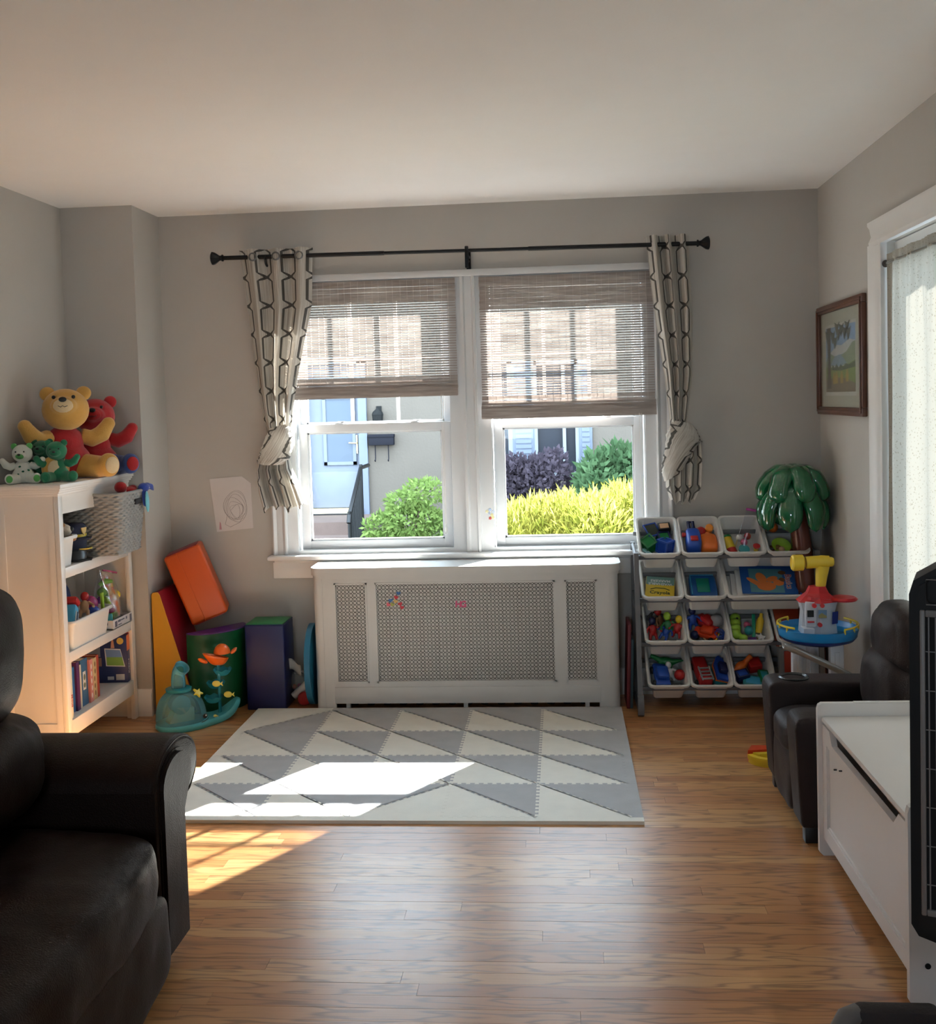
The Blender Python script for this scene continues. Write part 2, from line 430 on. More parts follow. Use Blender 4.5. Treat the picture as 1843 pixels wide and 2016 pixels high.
def bush(name, label, blobs, n, L, Wd, lm, seed, **k):
    cx = sum(b[0][0] for b in blobs)/len(blobs); cy_ = sum(b[0][1] for b in blobs)/len(blobs)
    t = thing(name, label, 'shrub', (cx, cy_, GZ)); loc = Vector((cx, cy_, GZ))
    bl = [(tuple(Vector(c)-loc), r_) for c, r_ in blobs]
    ob('foliage', foliage(bl, n, L, Wd, seed, **k), lm, t, 0, kind='stuff')
    ob('stem', branches((0, 0, 0), [c for c, _ in bl], .03, seed), bark, t)
    return t
rr = random.Random(5)
bl = [((1.62+.2*i, 2.5+rr.uniform(-.15, .15), .30+.028*i+rr.uniform(-.02, .03)), (.28, .42, .40)) for i in range(9)]
bush('golden_shrub', 'golden yellow feathery sunlit shrub right outside the right window', bl, 26000, .085, .008, leafmat('golden_leaves', (.12, .14, .016), (.28, .255, .06)), 1, up_=.5, spread=.9)
bl = [((.85+.25*i, 9.75+rr.uniform(-.1, .1), .12+rr.uniform(-.04, .05)), (.30, .45, .62)) for i in range(5)]
bush('purple_hedge', 'dusky purple leaved hedge under the shutters of the house opposite', bl, 9000, .09, .028, leafmat('purple_leaves', (.04, .032, .044), (.10, .08, .10)), 2)
bl = [((2.45+.25*i, 9.1+rr.uniform(-.1, .1), .18+rr.uniform(-.07, .10)), (.30, .42, .58)) for i in range(6)]
bush('green_hedge', 'deep green broadleaf hedge beside the purple hedge across the yard', bl, 7000, .15, .035, leafmat('hedge_leaves', (.04, .08, .036), (.10, .165, .08)), 3)
bl = [((-.32, 8.6, -.15), (.28, .3, .2)), ((-.05, 8.6, .18), (.25, .3, .14)), ((.22, 8.5, .32), (.3, .3, .16)), ((.05, 8.5, -.05), (.4, .3, .22)), ((.3, 8.6, -.2), (.3, .3, .3)), ((-.28, 8.7, -.42), (.35, .3, .22)), ((.15, 8.6, -.48), (.35, .3, .25))]
bush('maple_shrub', 'fresh green airy branching shrub seen through the left window', bl, 6000, .075, .02, leafmat('maple_leaves', (.085, .14, .035), (.22, .29, .09)), 4, spread=1.2)

HY = 11.0
hs = thing('neighbor_house', 'pale stucco house with a white front door across the yard', 'house', (0, HY, GZ))
def hz(z): return z-GZ
stucco = mat('stucco', (.083, .068, .055), .95, bump=.35, bscale=25, var=.12, vscale=1.5)
blue_white = mat('painted_door_white', (.125, .135, .165), .7, spec=.1)
m = M()
m.box(-9, -1.95, 0, .3, 0, 7); m.box(-1.95, -.95, 0, .3, hz(2.1), 7); m.box(-1.95, -.95, 0, .3, 0, hz(-.2)); m.box(-.95, 1.6, 0, .3, 0, 7)
m.box(1.6, 2.25, 0, .3, 0, hz(.35)); m.box(1.6, 2.25, 0, .3, hz(2.0), 7); m.box(2.25, 10, 0, .3, 0, 7)
ob('wall', m, stucco, hs)
ob('roof', M().prism([(-.5, 6.9), (4, 9), (8, 6.9)], -9.5, 10.5, 'x'), mat('shingles', (.10, .09, .09), .9, bump=.4), hs)
m = M(); m.box(-1.97, -1.86, -.06, .1, hz(-.2), hz(2.15)); m.box(-1.06, -.93, -.06, .1, hz(-.2), hz(2.15)); m.box(-1.97, -.93, -.06, .1, hz(2.08), hz(2.2))
ob('door_casing', m, mat('porch_trim', (.08, .093, .13), .5), hs)
dd = ob('front_door', M().box(-1.86, -1.06, .06, .12, hz(-.18), hz(2.08)), blue_white, hs)
m = M()
for q in ((-1.62, -1.57, .55, 1.6), (-1.17, -1.12, .55, 1.6), (-1.62, -1.12, .55, .60), (-1.62, -1.12, 1.06, 1.11), (-1.62, -1.12, 1.55, 1.6)): m.box(q[0], q[1], .03, .06, hz(q[2]), hz(q[3]))
ob('door_moulding', m, blue_white, dd)
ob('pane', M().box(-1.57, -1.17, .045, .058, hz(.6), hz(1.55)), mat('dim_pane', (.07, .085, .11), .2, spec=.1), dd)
ob('kick_panel', M().box(-1.82, -1.10, .035, .06, hz(-.1), hz(.45), .01), blue_white, dd)
m = M(); m.box(-1.115, -1.095, .03, .06, hz(.72), hz(1.0)); m.tube([(-1.105, .03, hz(.88)), (-1.105, 0, hz(.88)), (-1.22, -.01, hz(.885))], .011)
ob('door_handle', m, mat('brass', (.6, .45, .2), .3, metal=.9), dd)
ob('threshold', M().box(-1.9, -1.03, -.12, .1, hz(-.17), hz(-.11)), mat('brass_sill', (.75, .55, .25), .35, metal=.3), hs)
brick = mat('porch_brick', (.085, .055, .045), .9, bump=.3, var=.2)
m = M(); m.box(-2.4, -.85, -1.1, 0, 0, hz(-.2))
ob('porch', m, brick, hs)
for k in range(3): ob('porch_step', M().box(-2.2, -1.0, -1.4-.3*k, -1.1-.3*k, 0, hz(-.38-.18*k)), brick, hs)
for (x0, x1) in ((1.27, 1.585), (2.255, 2.45)):
    m = M(); m.box(x0, x1, -.05, .0, hz(.3), hz(2.05), .01)
    for k in range(22): m.box(x0+.04, x1-.04, -.062, -.04, hz(.36+.076*k), hz(.41+.076*k))
    ob('shutter', m, mat('shutter_blue', (.08, .095, .13), .5), hs)
wn = ob('window', M().box(1.585, 1.64, -.03, .1, hz(.3), hz(2.05)).box(2.20, 2.255, -.03, .1, hz(.3), hz(2.05)).box(1.6, 2.25, -.03, .1, hz(.3), hz(.37)).box(1.6, 2.25, -.03, .1, hz(1.15), hz(1.22)).box(1.6, 2.25, -.03, .1, hz(1.98), hz(2.05)).box(2.01, 2.06, -.02, .1, hz(.3), hz(2.05)), mat('house_sash', (.16, .17, .19), .6, spec=.1), hs)
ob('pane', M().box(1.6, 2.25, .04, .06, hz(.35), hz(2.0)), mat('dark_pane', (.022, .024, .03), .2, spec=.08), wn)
# second window further left of the shutters
wn = ob('window', M().box(.75, .8, -.03, .05, hz(.3), hz(2.05)).box(1.2, 1.27, -.03, .05, hz(.3), hz(2.05)).box(.75, 1.27, -.03, .05, hz(.3), hz(.36)).box(.75, 1.27, -.03, .05, hz(1.15), hz(1.2)).box(.75, 1.27, -.03, .05, hz(2.0), hz(2.06)), mat('house_sash', (.16, .17, .19), .6, spec=.1), hs)
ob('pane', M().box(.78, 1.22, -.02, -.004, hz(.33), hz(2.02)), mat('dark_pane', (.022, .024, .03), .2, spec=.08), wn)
for (x0, x1) in ((-1.7, -.7), (.9, 1.9), (2.9, 3.9)):
    wn = ob('window', M().box(x0, x0+.06, -.05, .05, hz(3.2), hz(4.8)).box(x1-.06, x1, -.05, .05, hz(3.2), hz(4.8)).box(x0, x1, -.05, .05, hz(3.2), hz(3.27)).box(x0, x1, -.05, .05, hz(4.73), hz(4.8)).box(x0, x1, -.05, .05, hz(3.97), hz(4.04)), mat('house_sash', (.16, .17, .19), .6, spec=.1), hs)
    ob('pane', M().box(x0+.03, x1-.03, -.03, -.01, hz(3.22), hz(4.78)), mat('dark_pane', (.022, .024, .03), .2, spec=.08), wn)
m = M(); m.lathe([(.03, 0), (.075, .05), (.085, .17), (.05, .175)], 8); m.lathe([(.09, .17), (.075, .21), (.02, .26), (0, .28)], 8); m.box(-.02, .02, 0, .14, .19, .23); m.box(-.04, .04, .12, .14, .1, .3)
ob('porch_lantern', m.mesh('porch_lantern'), mat('lantern_bronze', (.016, .016, .016), .8, spec=0), hs).location = (-.745, -.14, hz(1.13))
m = M(); m.box(-.19, .19, -.12, 0, 0, .15, .01); m.box(-.195, .195, -.13, 0, .12, .165, .005)
for s in (-.1, .1): m.tube([(s, -.06, 0), (s, -.06, -.2), (s, -.09, -.24), (s, -.13, -.22)], .008)
ob('mailbox', m, mat('mailbox_black', (.014, .014, .018), .8, spec=0), hs).location = (-.71, -.005, hz(.84))
rl = thing('stair_railing', 'black iron stair railing beside the porch steps across the yard', 'railing', (-.84, HY-1.15, GZ))
ob('post', M().tube([(0, 0, 0), (0, 0, hz(.62))], .025), black_iron, rl); ob('post', M().tube([(0, -.95, 0), (0, -.95, hz(.05))], .025), black_iron, rl)
ob('handrail', M().tube([(0, .6, hz(.57)), (0, 0, hz(.57)), (0, -.95, hz(0)), (0, -1.0, hz(-.1))], .03), black_iron, rl)
for k in range(10):
    y0 = -.09*(k+1); ob('baluster', M().tube([(0, y0, .1), (0, y0, hz(.57+y0*.6))], .011, 6), black_iron, rl)
# ------------------------------------------------------------------ woven wood blinds
def reed_mat():
    t = NT('woven_reed'); pos = t.n('NewGeometry').outputs['Position']
    nz = t.n('TexNoise', Vector=t.n('VectorMath', {'operation': 'MULTIPLY'}, i0=pos, i1=(6, 1, 90)).outputs[0], Scale=1.0, Detail=3.0)
    c = t.ramp(nz.outputs[0], [(.3, (.36, .31, .285)), (.55, (.50, .455, .425)), (.75, (.63, .59, .56))])
    t.set(t.b.inputs['Base Color'], c); t.b.inputs['Roughness'].default_value = .7
    tl = t.n('BsdfTranslucent', Color=c); t.set(t.out.inputs[0], t.n('MixShader', i0=.4, i1=t.b.outputs[0], i2=tl.outputs[0])); return t.m
reed = reed_mat(); string_m = mat('blind_cord', (.75, .73, .70), .8)
def blind(label, x0, x1, z0, z1, ztop, zlow, seed):
    r = random.Random(seed); t = thing('woven_blind', label, 'blind', ((x0+x1)/2, -.018, z1)); cx = (x0+x1)/2
    a, b = x0-cx, x1-cx
    ob('headrail', M().box(a+.005, b-.005, .0, .03, -.03, .0, .003), reed, t)
    m = M(); z = z1; k = 0
    while z > z0+.065:
        dense = z > ztop or z < zlow
        h = (.0116 if r.random() < .8 else .0098) if dense else .0074
        p = .0118 if dense else .0123
        y0 = r.uniform(-.0008, .0008)
        # a reed is never quite straight: three short runs per slat
        q = [a+r.uniform(0, .003), a+(b-a)*r.uniform(.25, .4), a+(b-a)*r.uniform(.6, .75), b-r.uniform(0, .003)]
        for i in range(3):
            dz = r.uniform(-.0006, .0006) if dense else 0
            m.box(q[i], q[i+1], y0-.001, y0+.001, z-z1-h+dz, z-z1+dz)
        z -= p
    ob('slat_panel', m, reed, t, 0, kind='stuff')
    m = M(); n = int((b-a)/.034)
    for i in range(1, n): x = a+(b-a)*i/n+r.uniform(-.003, .003); m.box(x-.0004, x+.0004, -.0025, .0025, z0+.06-z1, -.002)
    ob('weft_string', m, string_m, t, 0, kind='stuff')
    m = M(); zz = z0-z1
    for (yy, za, zb) in ((-.012, .012, .066), (-.022, .0, .05), (-.030, -.004, .036)):
        k = 0; z = zb
        while z > za:
            m.box(a-.002+r.uniform(0, .003), b+.003-r.uniform(0, .003), yy-.002, yy, zz+z-.0112, zz+z); z -= .0117
    ob('folded_hem', m, reed, t, 0, kind='stuff')
    m = M(); cz = .82 if x0 < 1 else .80
    for s in (-.004, .006): m.tube([(b-.078+s, -.034, zz), (b-.078+s*.6, -.034, cz-z1+.25), (b-.076+s*.3, -.034, cz-z1+.04)], .0011, 5)
    ob('pull_cord', m, string_m, t)
    ob('cord_tassel', M().lathe([(.002, .05), (.006, .03), (.009, .008), (.006, 0), (0, 0)], 10, c=(b-.076, -.034, cz-z1)), clear_mat('clear_tassel', (.9, .9, .88), .35), t)
blind('woven wood blind on the left window, hanging a little higher', .655, 1.484, 1.512, 2.080, 1.975, 1.605, 1)
blind('woven wood blind on the right window, hanging a little lower', 1.600, 2.448, 1.392, 2.078, 1.925, 1.50, 2)

# ------------------------------------------------------------------ curtain rod and knotted curtains
rod = thing('curtain_rod', 'black curtain rod with flared finials above the double window', 'curtain rod', (1.5, -.10, 2.2))
zz = lambda x: 2.209-.0085*(x-.35)
m = M(); m.cyl((.345-1.5, 0, zz(.345)-2.2), (2.66-1.5, 0, zz(2.66)-2.2), .0085); m.cyl((.345-1.5, 0, zz(.345)-2.2), (1.15-1.5, 0, zz(1.15)-2.2), .0105); m.cyl((1.85-1.5, 0, zz(1.85)-2.2), (2.66-1.5, 0, zz(2.66)-2.2), .0105)
ob('rod', m, black_iron, rod)
for s, x in ((-1, .352), (1, 2.648)):
    m = M(); P = [(.011, 0), (.017, .002), (.017, .008), (.012, .012), (.013, .02), (.022, .032), (.030, .044), (.033, .056), (.024, .061), (0, .063)]
    m.lathe([(r_, s*h) for r_, h in P], 10, 'x'); o = ob('finial', m, black_iron, rod, 25); o.location = (x-1.5, 0, zz(x)-2.2)
for x in (.56, 1.553, 2.52):
    m = M(); m.box(-.011, .011, .085, .10, -.085, .02, .004); m.tube([(0, .09, -.04), (0, .05, -.05), (0, .01, -.03), (0, 0, -.012)], .006); m.tube([(0, .014*math.sin(a), .014*math.cos(a)) for a in [R(k) for k in range(80, 300, 20)]], .005)
    if x == 1.553: m.box(-.009, .009, -.018, -.010, -.085, .02, .004); m.box(-.009, .009, -.018, .09, -.03, -.018, .003)
    ob('bracket', m, black_iron, rod).location = (x-1.5, 0, zz(x)-2.2)

def trellis():
    t = NT('trellis_curtain_fabric')
    uv = t.n('UVMap').outputs[0]; sp = t.n('SeparateXYZ', Vector=uv)
    u, v = sp.outputs[0], sp.outputs[1]
    nb = t.n('TexNoise', Vector=t.n('VectorMath', {'operation': 'MULTIPLY'}, i0=uv, i1=(160, 4, 1)).outputs[0], Scale=1.0, Detail=3.0)
    s = t.math('MULTIPLY', t.math('SINE', t.math('MULTIPLY', v, 2*PI/.28)), 2.2)
    s = t.math('MULTIPLY', t.n('Clamp', i0=s, i1=-1.0, i2=1.0).outputs[0], .0625)
    thick = t.math('ADD', .034, t.math('MULTIPLY', .075, t.math('SUBTRACT', 1.0, t.math('DIVIDE', t.math('ABSOLUTE', s), .0625))))
    def line(sign):
        x = t.math('ADD', u, t.math('MULTIPLY', s, sign))
        f = t.math('ABSOLUTE', t.math('SUBTRACT', t.math('FRACT', t.math('ADD', t.math('DIVIDE', x, .25), .5)), .5))
        return t.math('LESS_THAN', f, thick)
    ln = t.math('MAXIMUM', line(1), line(-1))
    # cross bars where the lattice steps sideways
    f2 = t.math('ABSOLUTE', t.math('SUBTRACT', t.math('FRACT', t.math('ADD', t.math('DIVIDE', v, .15), .5)), .5))
    bar = t.math('MULTIPLY', t.math('LESS_THAN', f2, .05), t.math('LESS_THAN', t.math('ABSOLUTE', s), .079))
    f3 = t.math('ABSOLUTE', t.math('SUBTRACT', t.math('FRACT', t.math('DIVIDE', u, .16)), .5))
    bar = t.math('MULTIPLY', bar, t.math('GREATER_THAN', f3, .18))
    ln = t.math('MULTIPLY', ln, t.math('ADD', .62, t.math('MULTIPLY', nb.outputs[0], .5)))
    basec = t.ramp(nb.outputs[0], [(.35, (.44, .40, .35)), (.5, (.66, .63, .58)), (.7, (.76, .74, .70))])
    c = t.mix(ln, basec, (.035, .032, .028, 1))
    t.set(t.b.inputs['Base Color'], c); t.b.inputs['Roughness'].default_value = .9
    tl = t.n('BsdfTranslucent', Color=c); t.set(t.out.inputs[0], t.n('MixShader', i0=.4, i1=t.b.outputs[0], i2=tl.outputs[0])); return t.m
trel = trellis()
def cloth(name, rows, nu, yf, width, v0, material, parent, npl, hem=0, seed=0):
    """gathered cloth: rows = (z, left, right, pleat depth); folds follow the gather"""
    m = M(); nv = 44; rr_ = random.Random(seed); ph = rr_.uniform(0, 6)
    def ev(v):
        k = v*(len(rows)-1); i = min(int(k), len(rows)-2); f_ = k-i; f_ = f_*f_*(3-2*f_)
        return [rows[i][j]*(1-f_)+rows[i+1][j]*f_ for j in range(4)]
    uvs = []
    def fn(u, v):
        z, a, b, d = ev(v)
        w1 = math.sin(2*PI*npl*u+ph); s = math.copysign(abs(w1)**.7, w1)
        x = a+(b-a)*(u+.35*math.sin(4*PI*npl*u+2*ph)/(4*PI*npl))
        nz_ = noise.noise((x*9, z*3, seed))
        y = yf+d*s+.008*nz_
        if hem: z += hem*v*v*(math.sin(2*PI*npl*u+ph+1)*.5+noise.noise((u*5, seed, 1)))
        uvs.append((u*width, v0-z)); return (x, y, z)
    m.grid(fn, nu, nv)
    me = m.mesh(name, 180); uvl = me.uv_layers.new(name='UVMap')
    for l in me.loops: uvl.data[l.index].uv = uvs[l.vertex_index]
    me.materials.append(material); o = bpy.data.objects.new(name, me); C.objects.link(o); o.parent = parent
    sd = o.modifiers.new('thick', 'SOLIDIFY'); sd.thickness = .0018
    return o
def knot(name, rows, material, parent, seed):
    """the cloth wrapped round itself: (z, cx, rx, ry, tilt)"""
    m = M(); uvs = []
    def fn(u, v):
        k = v*(len(rows)-1); i = min(int(k), len(rows)-2); f_ = k-i
        z, cx_, rx, ry, tl = [rows[i][j]*(1-f_)+rows[i+1][j]*f_ for j in range(5)]
        a = 2*PI*u; q = 1+.10*math.sin(5*(v*2.2+u)*2*PI)*math.sin(PI*v)*.6+.10*noise.noise((math.cos(a)*2, math.sin(a)*2, v*5+seed))
        x = cx_+rx*q*math.cos(a); uvs.append((u*.42+v*.12, z*1.3+x*.6))
        return (x, -.098+ry*q*math.sin(a), z+tl*(x-cx_))
    m.grid(fn, 40, 26)
    me = m.mesh(name, 180); uvl = me.uv_layers.new(name='UVMap')
    for l in me.loops: uvl.data[l.index].uv = uvs[l.vertex_index]
    me.materials.append(material); o = bpy.data.objects.new(name, me); C.objects.link(o); o.parent = parent
    return o
grom = mat('grommet_steel', (.20, .19, .18), .3, metal=.9)
cl = thing('curtain', 'trellis patterned curtain tied in a knot left of the window', 'curtain')
cloth('drape', [(2.246, .420, .790, .030), (1.97, .452, .776, .030), (1.67, .482, .705, .026), (1.47, .507, .668, .022), (1.33, .535, .652, .016)], 160, -.098, 0.72, 2.25, trel, cl, 3.0, 0, 1)
knot('knot', [(1.375, .594, .045, .03, .25), (1.35, .596, .062, .045, .25), (1.30, .588, .078, .055, .3), (1.24, .572, .088, .06, .25), (1.20, .562, .080, .055, .1), (1.185, .56, .05, .04, 0)], trel, cl, 3)
cloth('tail', [(1.24, .505, .640, .020), (1.16, .482, .652, .030), (1.07, .487, .690, .032), (.965, .512, .722, .034)], 120, -.100, .85, 1.1, trel, cl, 3.5, .035, 5)
for i in range(3):
    ob('grommet', M().tube([(.018*math.cos(a), 0, .018*math.sin(a)) for a in [2*PI*k/16 for k in range(16)]], .004, 6, True), grom, cl).location = (.505+.115*i, -.128, 2.205)
cr = thing('curtain', 'trellis patterned curtain tied in a knot right of the window', 'curtain')
cloth('drape', [(2.235, 2.411, 2.612, .030), (1.858, 2.447, 2.624, .028), (1.565, 2.488, 2.618, .022), (1.33, 2.512, 2.585, .014)], 160, -.098, 0.62, 2.18, trel, cr, 3.0, 0, 8)
plainc = trel
knot('knot', [(1.345, 2.565, .04, .03, -.2), (1.32, 2.572, .062, .045, -.25), (1.27, 2.575, .085, .055, -.3), (1.22, 2.565, .088, .055, .35), (1.14, 2.53, .068, .05, .5), (1.08, 2.515, .04, .035, .5)], trel, cr, 9)
cloth('tail', [(1.26, 2.505, 2.650, .016), (1.13, 2.485, 2.655, .020), (1.03, 2.485, 2.648, .020), (.960, 2.505, 2.615, .018)], 120, -.104, .75, 1.3, trel, cr, 3.3, -.025, 12)

# ------------------------------------------------------------------ radiator cover
rc = thing('radiator_cover', 'white radiator cover with pierced metal grilles under the double window', 'radiator cover', (1.506, -.27, 0))
X0, X1, D = .776-1.506, 2.238-1.506, .25
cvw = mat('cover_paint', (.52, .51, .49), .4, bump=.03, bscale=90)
def rounded(x0, x1, y0, y1, r, n=6):
    P = [(x1, y1), (x0, y1)]
    P += [(x0+r-r*math.cos(a), y0+r-r*math.sin(a)) for a in [PI/2*i/n for i in range(n+1)]]
    P += [(x1-r+r*math.sin(a), y0+r-r*math.cos(a)) for a in [PI/2*i/n for i in range(n+1)]]
    return P
b = bmesh.new()
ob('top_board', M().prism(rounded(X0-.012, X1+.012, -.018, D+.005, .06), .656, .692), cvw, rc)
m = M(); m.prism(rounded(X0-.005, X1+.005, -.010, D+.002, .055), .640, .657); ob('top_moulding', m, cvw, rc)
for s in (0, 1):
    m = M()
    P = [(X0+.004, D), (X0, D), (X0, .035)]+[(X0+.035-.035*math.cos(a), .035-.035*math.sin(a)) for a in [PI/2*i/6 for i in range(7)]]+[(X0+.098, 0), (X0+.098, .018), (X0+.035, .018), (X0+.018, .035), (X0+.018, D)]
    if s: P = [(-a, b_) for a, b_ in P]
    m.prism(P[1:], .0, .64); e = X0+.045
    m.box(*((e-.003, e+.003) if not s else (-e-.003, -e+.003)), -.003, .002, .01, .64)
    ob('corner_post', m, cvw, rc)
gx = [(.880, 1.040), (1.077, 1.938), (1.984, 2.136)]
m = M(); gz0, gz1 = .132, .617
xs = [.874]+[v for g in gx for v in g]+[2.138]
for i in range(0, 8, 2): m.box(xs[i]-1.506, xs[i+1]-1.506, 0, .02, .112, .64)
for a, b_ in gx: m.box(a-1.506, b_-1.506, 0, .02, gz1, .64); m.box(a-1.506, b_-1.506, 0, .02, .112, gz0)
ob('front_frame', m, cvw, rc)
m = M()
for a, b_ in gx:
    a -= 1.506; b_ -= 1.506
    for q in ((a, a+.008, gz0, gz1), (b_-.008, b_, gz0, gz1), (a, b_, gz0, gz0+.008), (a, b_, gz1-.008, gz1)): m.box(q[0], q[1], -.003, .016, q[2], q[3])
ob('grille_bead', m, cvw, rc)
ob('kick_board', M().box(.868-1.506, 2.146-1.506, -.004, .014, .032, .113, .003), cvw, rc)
for x in (.93, 1.5, 2.08): ob('foot_block', M().box(x-1.516, x-1.496, .01, .03, 0, .034), cvw, rc)
grm = mat('grille_enamel', (.46, .445, .42), .45)
for a, b_ in gx:
    a += .006-1.506; b_ -= .006+1.506; n = round((b_-a)/.0179); k = round((gz1-gz0-.014)/.0179)
    px_, pz_ = (b_-a)/n, (gz1-gz0-.014)/k; m = M(); V = []; F = []
    for i in range(n):
        for j in range(k):
            cx_, cz_ = a+(i+.5)*px_, gz0+.007+(j+.5)*pz_
            cs = [(cx_-px_/2, cz_-pz_/2), (cx_+px_/2, cz_-pz_/2), (cx_+px_/2, cz_+pz_/2), (cx_-px_/2, cz_+pz_/2)]
            for q in range(4):
                T = [cs[q], cs[(q+1) % 4], (cx_, cz_)]
                g_ = (sum(p[0] for p in T)/3, sum(p[1] for p in T)/3)
                I = [(g_[0]+(p[0]-g_[0])*.58, g_[1]+(p[1]-g_[1])*.58) for p in T]
                kk = len(V); V += [(p[0], .010, p[1]) for p in T+I]
                F += [(kk+e, kk+(e+1) % 3, kk+3+(e+1) % 3, kk+3+e) for e in range(3)]
    m.add(V, F); o = ob('grille', m, grm, rc, 0)
    sd = o.modifiers.new('thick', 'SOLIDIFY'); sd.thickness = .0015
ob('shade_sheet', M().box(X0+.02, X1-.02, D-.012, D-.006, .01, .655), mat('shade_sheet_black', (.008, .008, .008), .9, spec=0), rc)  # black sheet added to stand for the shade behind the grilles
ra = thing('radiator', 'old ribbed radiator half hidden behind the pierced grilles', 'radiator', (1.506, -.12, 0))
irn = mat('radiator_iron', (.012, .011, .010), .9, bump=.1, spec=.05)  # iron coloured near black so the grille holes look evenly shaded
for i in range(15):
    x = -.56+.08*i; m = M()
    for yy in (-.05, .0, .05): m.tube([(x, yy, .0), (x, yy, .08), (x, yy, .54), (x, yy*.5, .58)], .019, 8)
    m.box(x-.036, x+.036, -.05, .05, .50, .56, .015); m.box(x-.036, x+.036, -.05, .05, .07, .13, .015)
    ob('column', m, irn, ra)
# magnets on the middle grille
def heart(s):
    return [(s*.016*16*math.sin(a)**3/16*3.2/2, s*.016*(13*math.cos(a)-5*math.cos(2*a)-2*math.cos(3*a)-math.cos(4*a))/16*3.2/2) for a in [2*PI*k/20 for k in range(20)]]
pal = {'blue': (.02, .10, .28), 'red': (.45, .015, .03), 'pink': (.60, .10, .13), 'olive': (.30, .30, .06), 'amber': (.52, .33, .10)}
for cn, u_, v_, lb, rz in (('blue', 783, 1168, 'blue heart magnet, topmost of the cluster on the grille', 0), ('red', 778, 1176, 'red heart magnet just under the topmost blue heart', .3), ('blue', 767, 1182, 'lower blue heart magnet left in the grille cluster', -.1),
                           ('amber', 777, 1184, 'amber heart magnet in the middle of the grille cluster', .2), ('olive', 770, 1190, 'olive heart magnet low in the grille cluster', .4), ('pink', 762, 1190, 'pink heart magnet leftmost in the grille cluster', .6),
                           ('red', 786, 1189, 'red heart magnet right of the amber heart magnet', -.2), ('red', 789, 1196, 'red heart magnet lowest of the grille cluster', .2)):
    x = 1.076+(u_-735)/357*.863; z = .618-(v_-1146)*.00245
    single('heart_magnet', M().prism(heart(.42), -.005, 0, 'y'), mat(cn+'_magnet', pal[cn], .3), lb, 'magnet', 'heart magnets on the radiator grille', (x, -.261, z), (0, rz, 0))
mg = mat('pink_letter', (.55, .06, .16), .4)
for ch, x, rz in (('H', 1.478, .08), ('G', 1.502, -.03)):
    o = text('letter_magnet', ch, .042, mg, None, (x, -.262, .506), (PI/2, rz, 0), .003, 0, .0012)
    tag(o, 'pink letter %s magnet on the middle grille' % ch, 'magnet', 'letter magnets on the radiator grille')
# flower stickers on the mullion
st = thing('flower_sticker', 'small flower sticker sheet stuck low on the window mullion', 'sticker', (1.625, -.003, .90))
for i, (x, z, c) in enumerate(((0, .03, (.35, .45, .62)), (.016, .02, (.55, .62, .72)), (-.004, .012, (.45, .52, .62)), (.008, .004, (.70, .66, .35)), (-.016, .022, (.72, .68, .42)), (0, -.012, (.55, .12, .10)), (.012, -.008, (.62, .60, .30)))):
    m = M()
    for k in range(5): m.ell((x+.0045*math.cos(k*1.257), 0, z+.0045*math.sin(k*1.257)), (.004, .0006, .004), seg=8)
    ob('petal', m, mat('sticker_%d' % i, c, .5), st)
# ------------------------------------------------------------------ foam play mat
foam_c = mat('cream_foam', (.80, .785, .71), .85, bump=.15, bscale=350, var=.07, vscale=14); foam_g = mat('grey_foam', (.42, .425, .43), .85, bump=.15, bscale=350, var=.10, vscale=14)
pm = thing('play_mat', 'puzzle play mat of grey and cream foam triangles before the radiator cover', 'mat', (.5252, -.31, 0))
S, TH, BW = .3356, .012, .036
EDG = {}
def jig(a, b_, n):
    key = (a, b_) if a < b_ else (b_, a)
    if key not in EDG:
        p, q = Vector(key[0]), Vector(key[1]); L = (q-p).length; t_ = (q-p)/L; nn = Vector((-t_.y, t_.x)); w_ = L/n; h_ = .0125; pts = [tuple(p)]
        for k in range(n):
            c_ = (k+.5)*w_
            for (ds, dh) in ((-.22, -.5), (-.30, .35), (-.18, .5), (.18, .5), (.30, .35), (.22, -.5)):
                pts.append(tuple(p+t_*(c_+ds*w_)+nn*dh*h_))
        pts.append(tuple(q)); EDG[key] = pts
    P = EDG[key]
    return P[:-1] if a < b_ else P[::-1][:-1]
def G(i, j): return (round(i*S, 5), round(-j*S, 5))
def piece(name, segs, material, dz=0):
    P = []
    for s in segs: P += s
    return ob(name, M().prism(P, 0, TH+dz), material, pm, 0)
r = random.Random(2)
for j in range(4):
    for i in range(5):
        a, b_, c_, d_ = G(i, j), G(i+1, j), G(i+1, j+1), G(i, j+1)
        if (i, j) in ((0, 0), (2, 3)):
            tris = [([(a, b_), (b_, d_), (d_, a)], foam_c if j == 0 else foam_g), ([(b_, c_), (c_, d_), (d_, b_)], foam_g if j == 0 else foam_c)]
        else:
            tris = [([(a, b_), (b_, c_), (c_, a)], foam_g), ([(a, c_), (c_, d_), (d_, a)], foam_c)]
        for es, mt in tris:
            piece('mat_triangle', [jig(p, q, 14 if abs(p[0]-q[0]) > .1 and abs(p[1]-q[1]) > .1 else 10) for p, q in es], mt, r.uniform(0, .0006))
for j in range(4):
    a, b_ = G(5, j), G(5, j+1); x = a[0]+BW
    piece('mat_border', [jig(a, b_, 10), [b_, (x, b_[1] if j < 3 else b_[1]), (x, a[1])]], foam_g, r.uniform(0, .0005))
    a, b_ = G(0, j), G(0, j+1); x = -BW
    piece('mat_border', [jig(b_, a, 10), [a, (x, a[1]), (x, b_[1])]], foam_c, r.uniform(0, .0005))
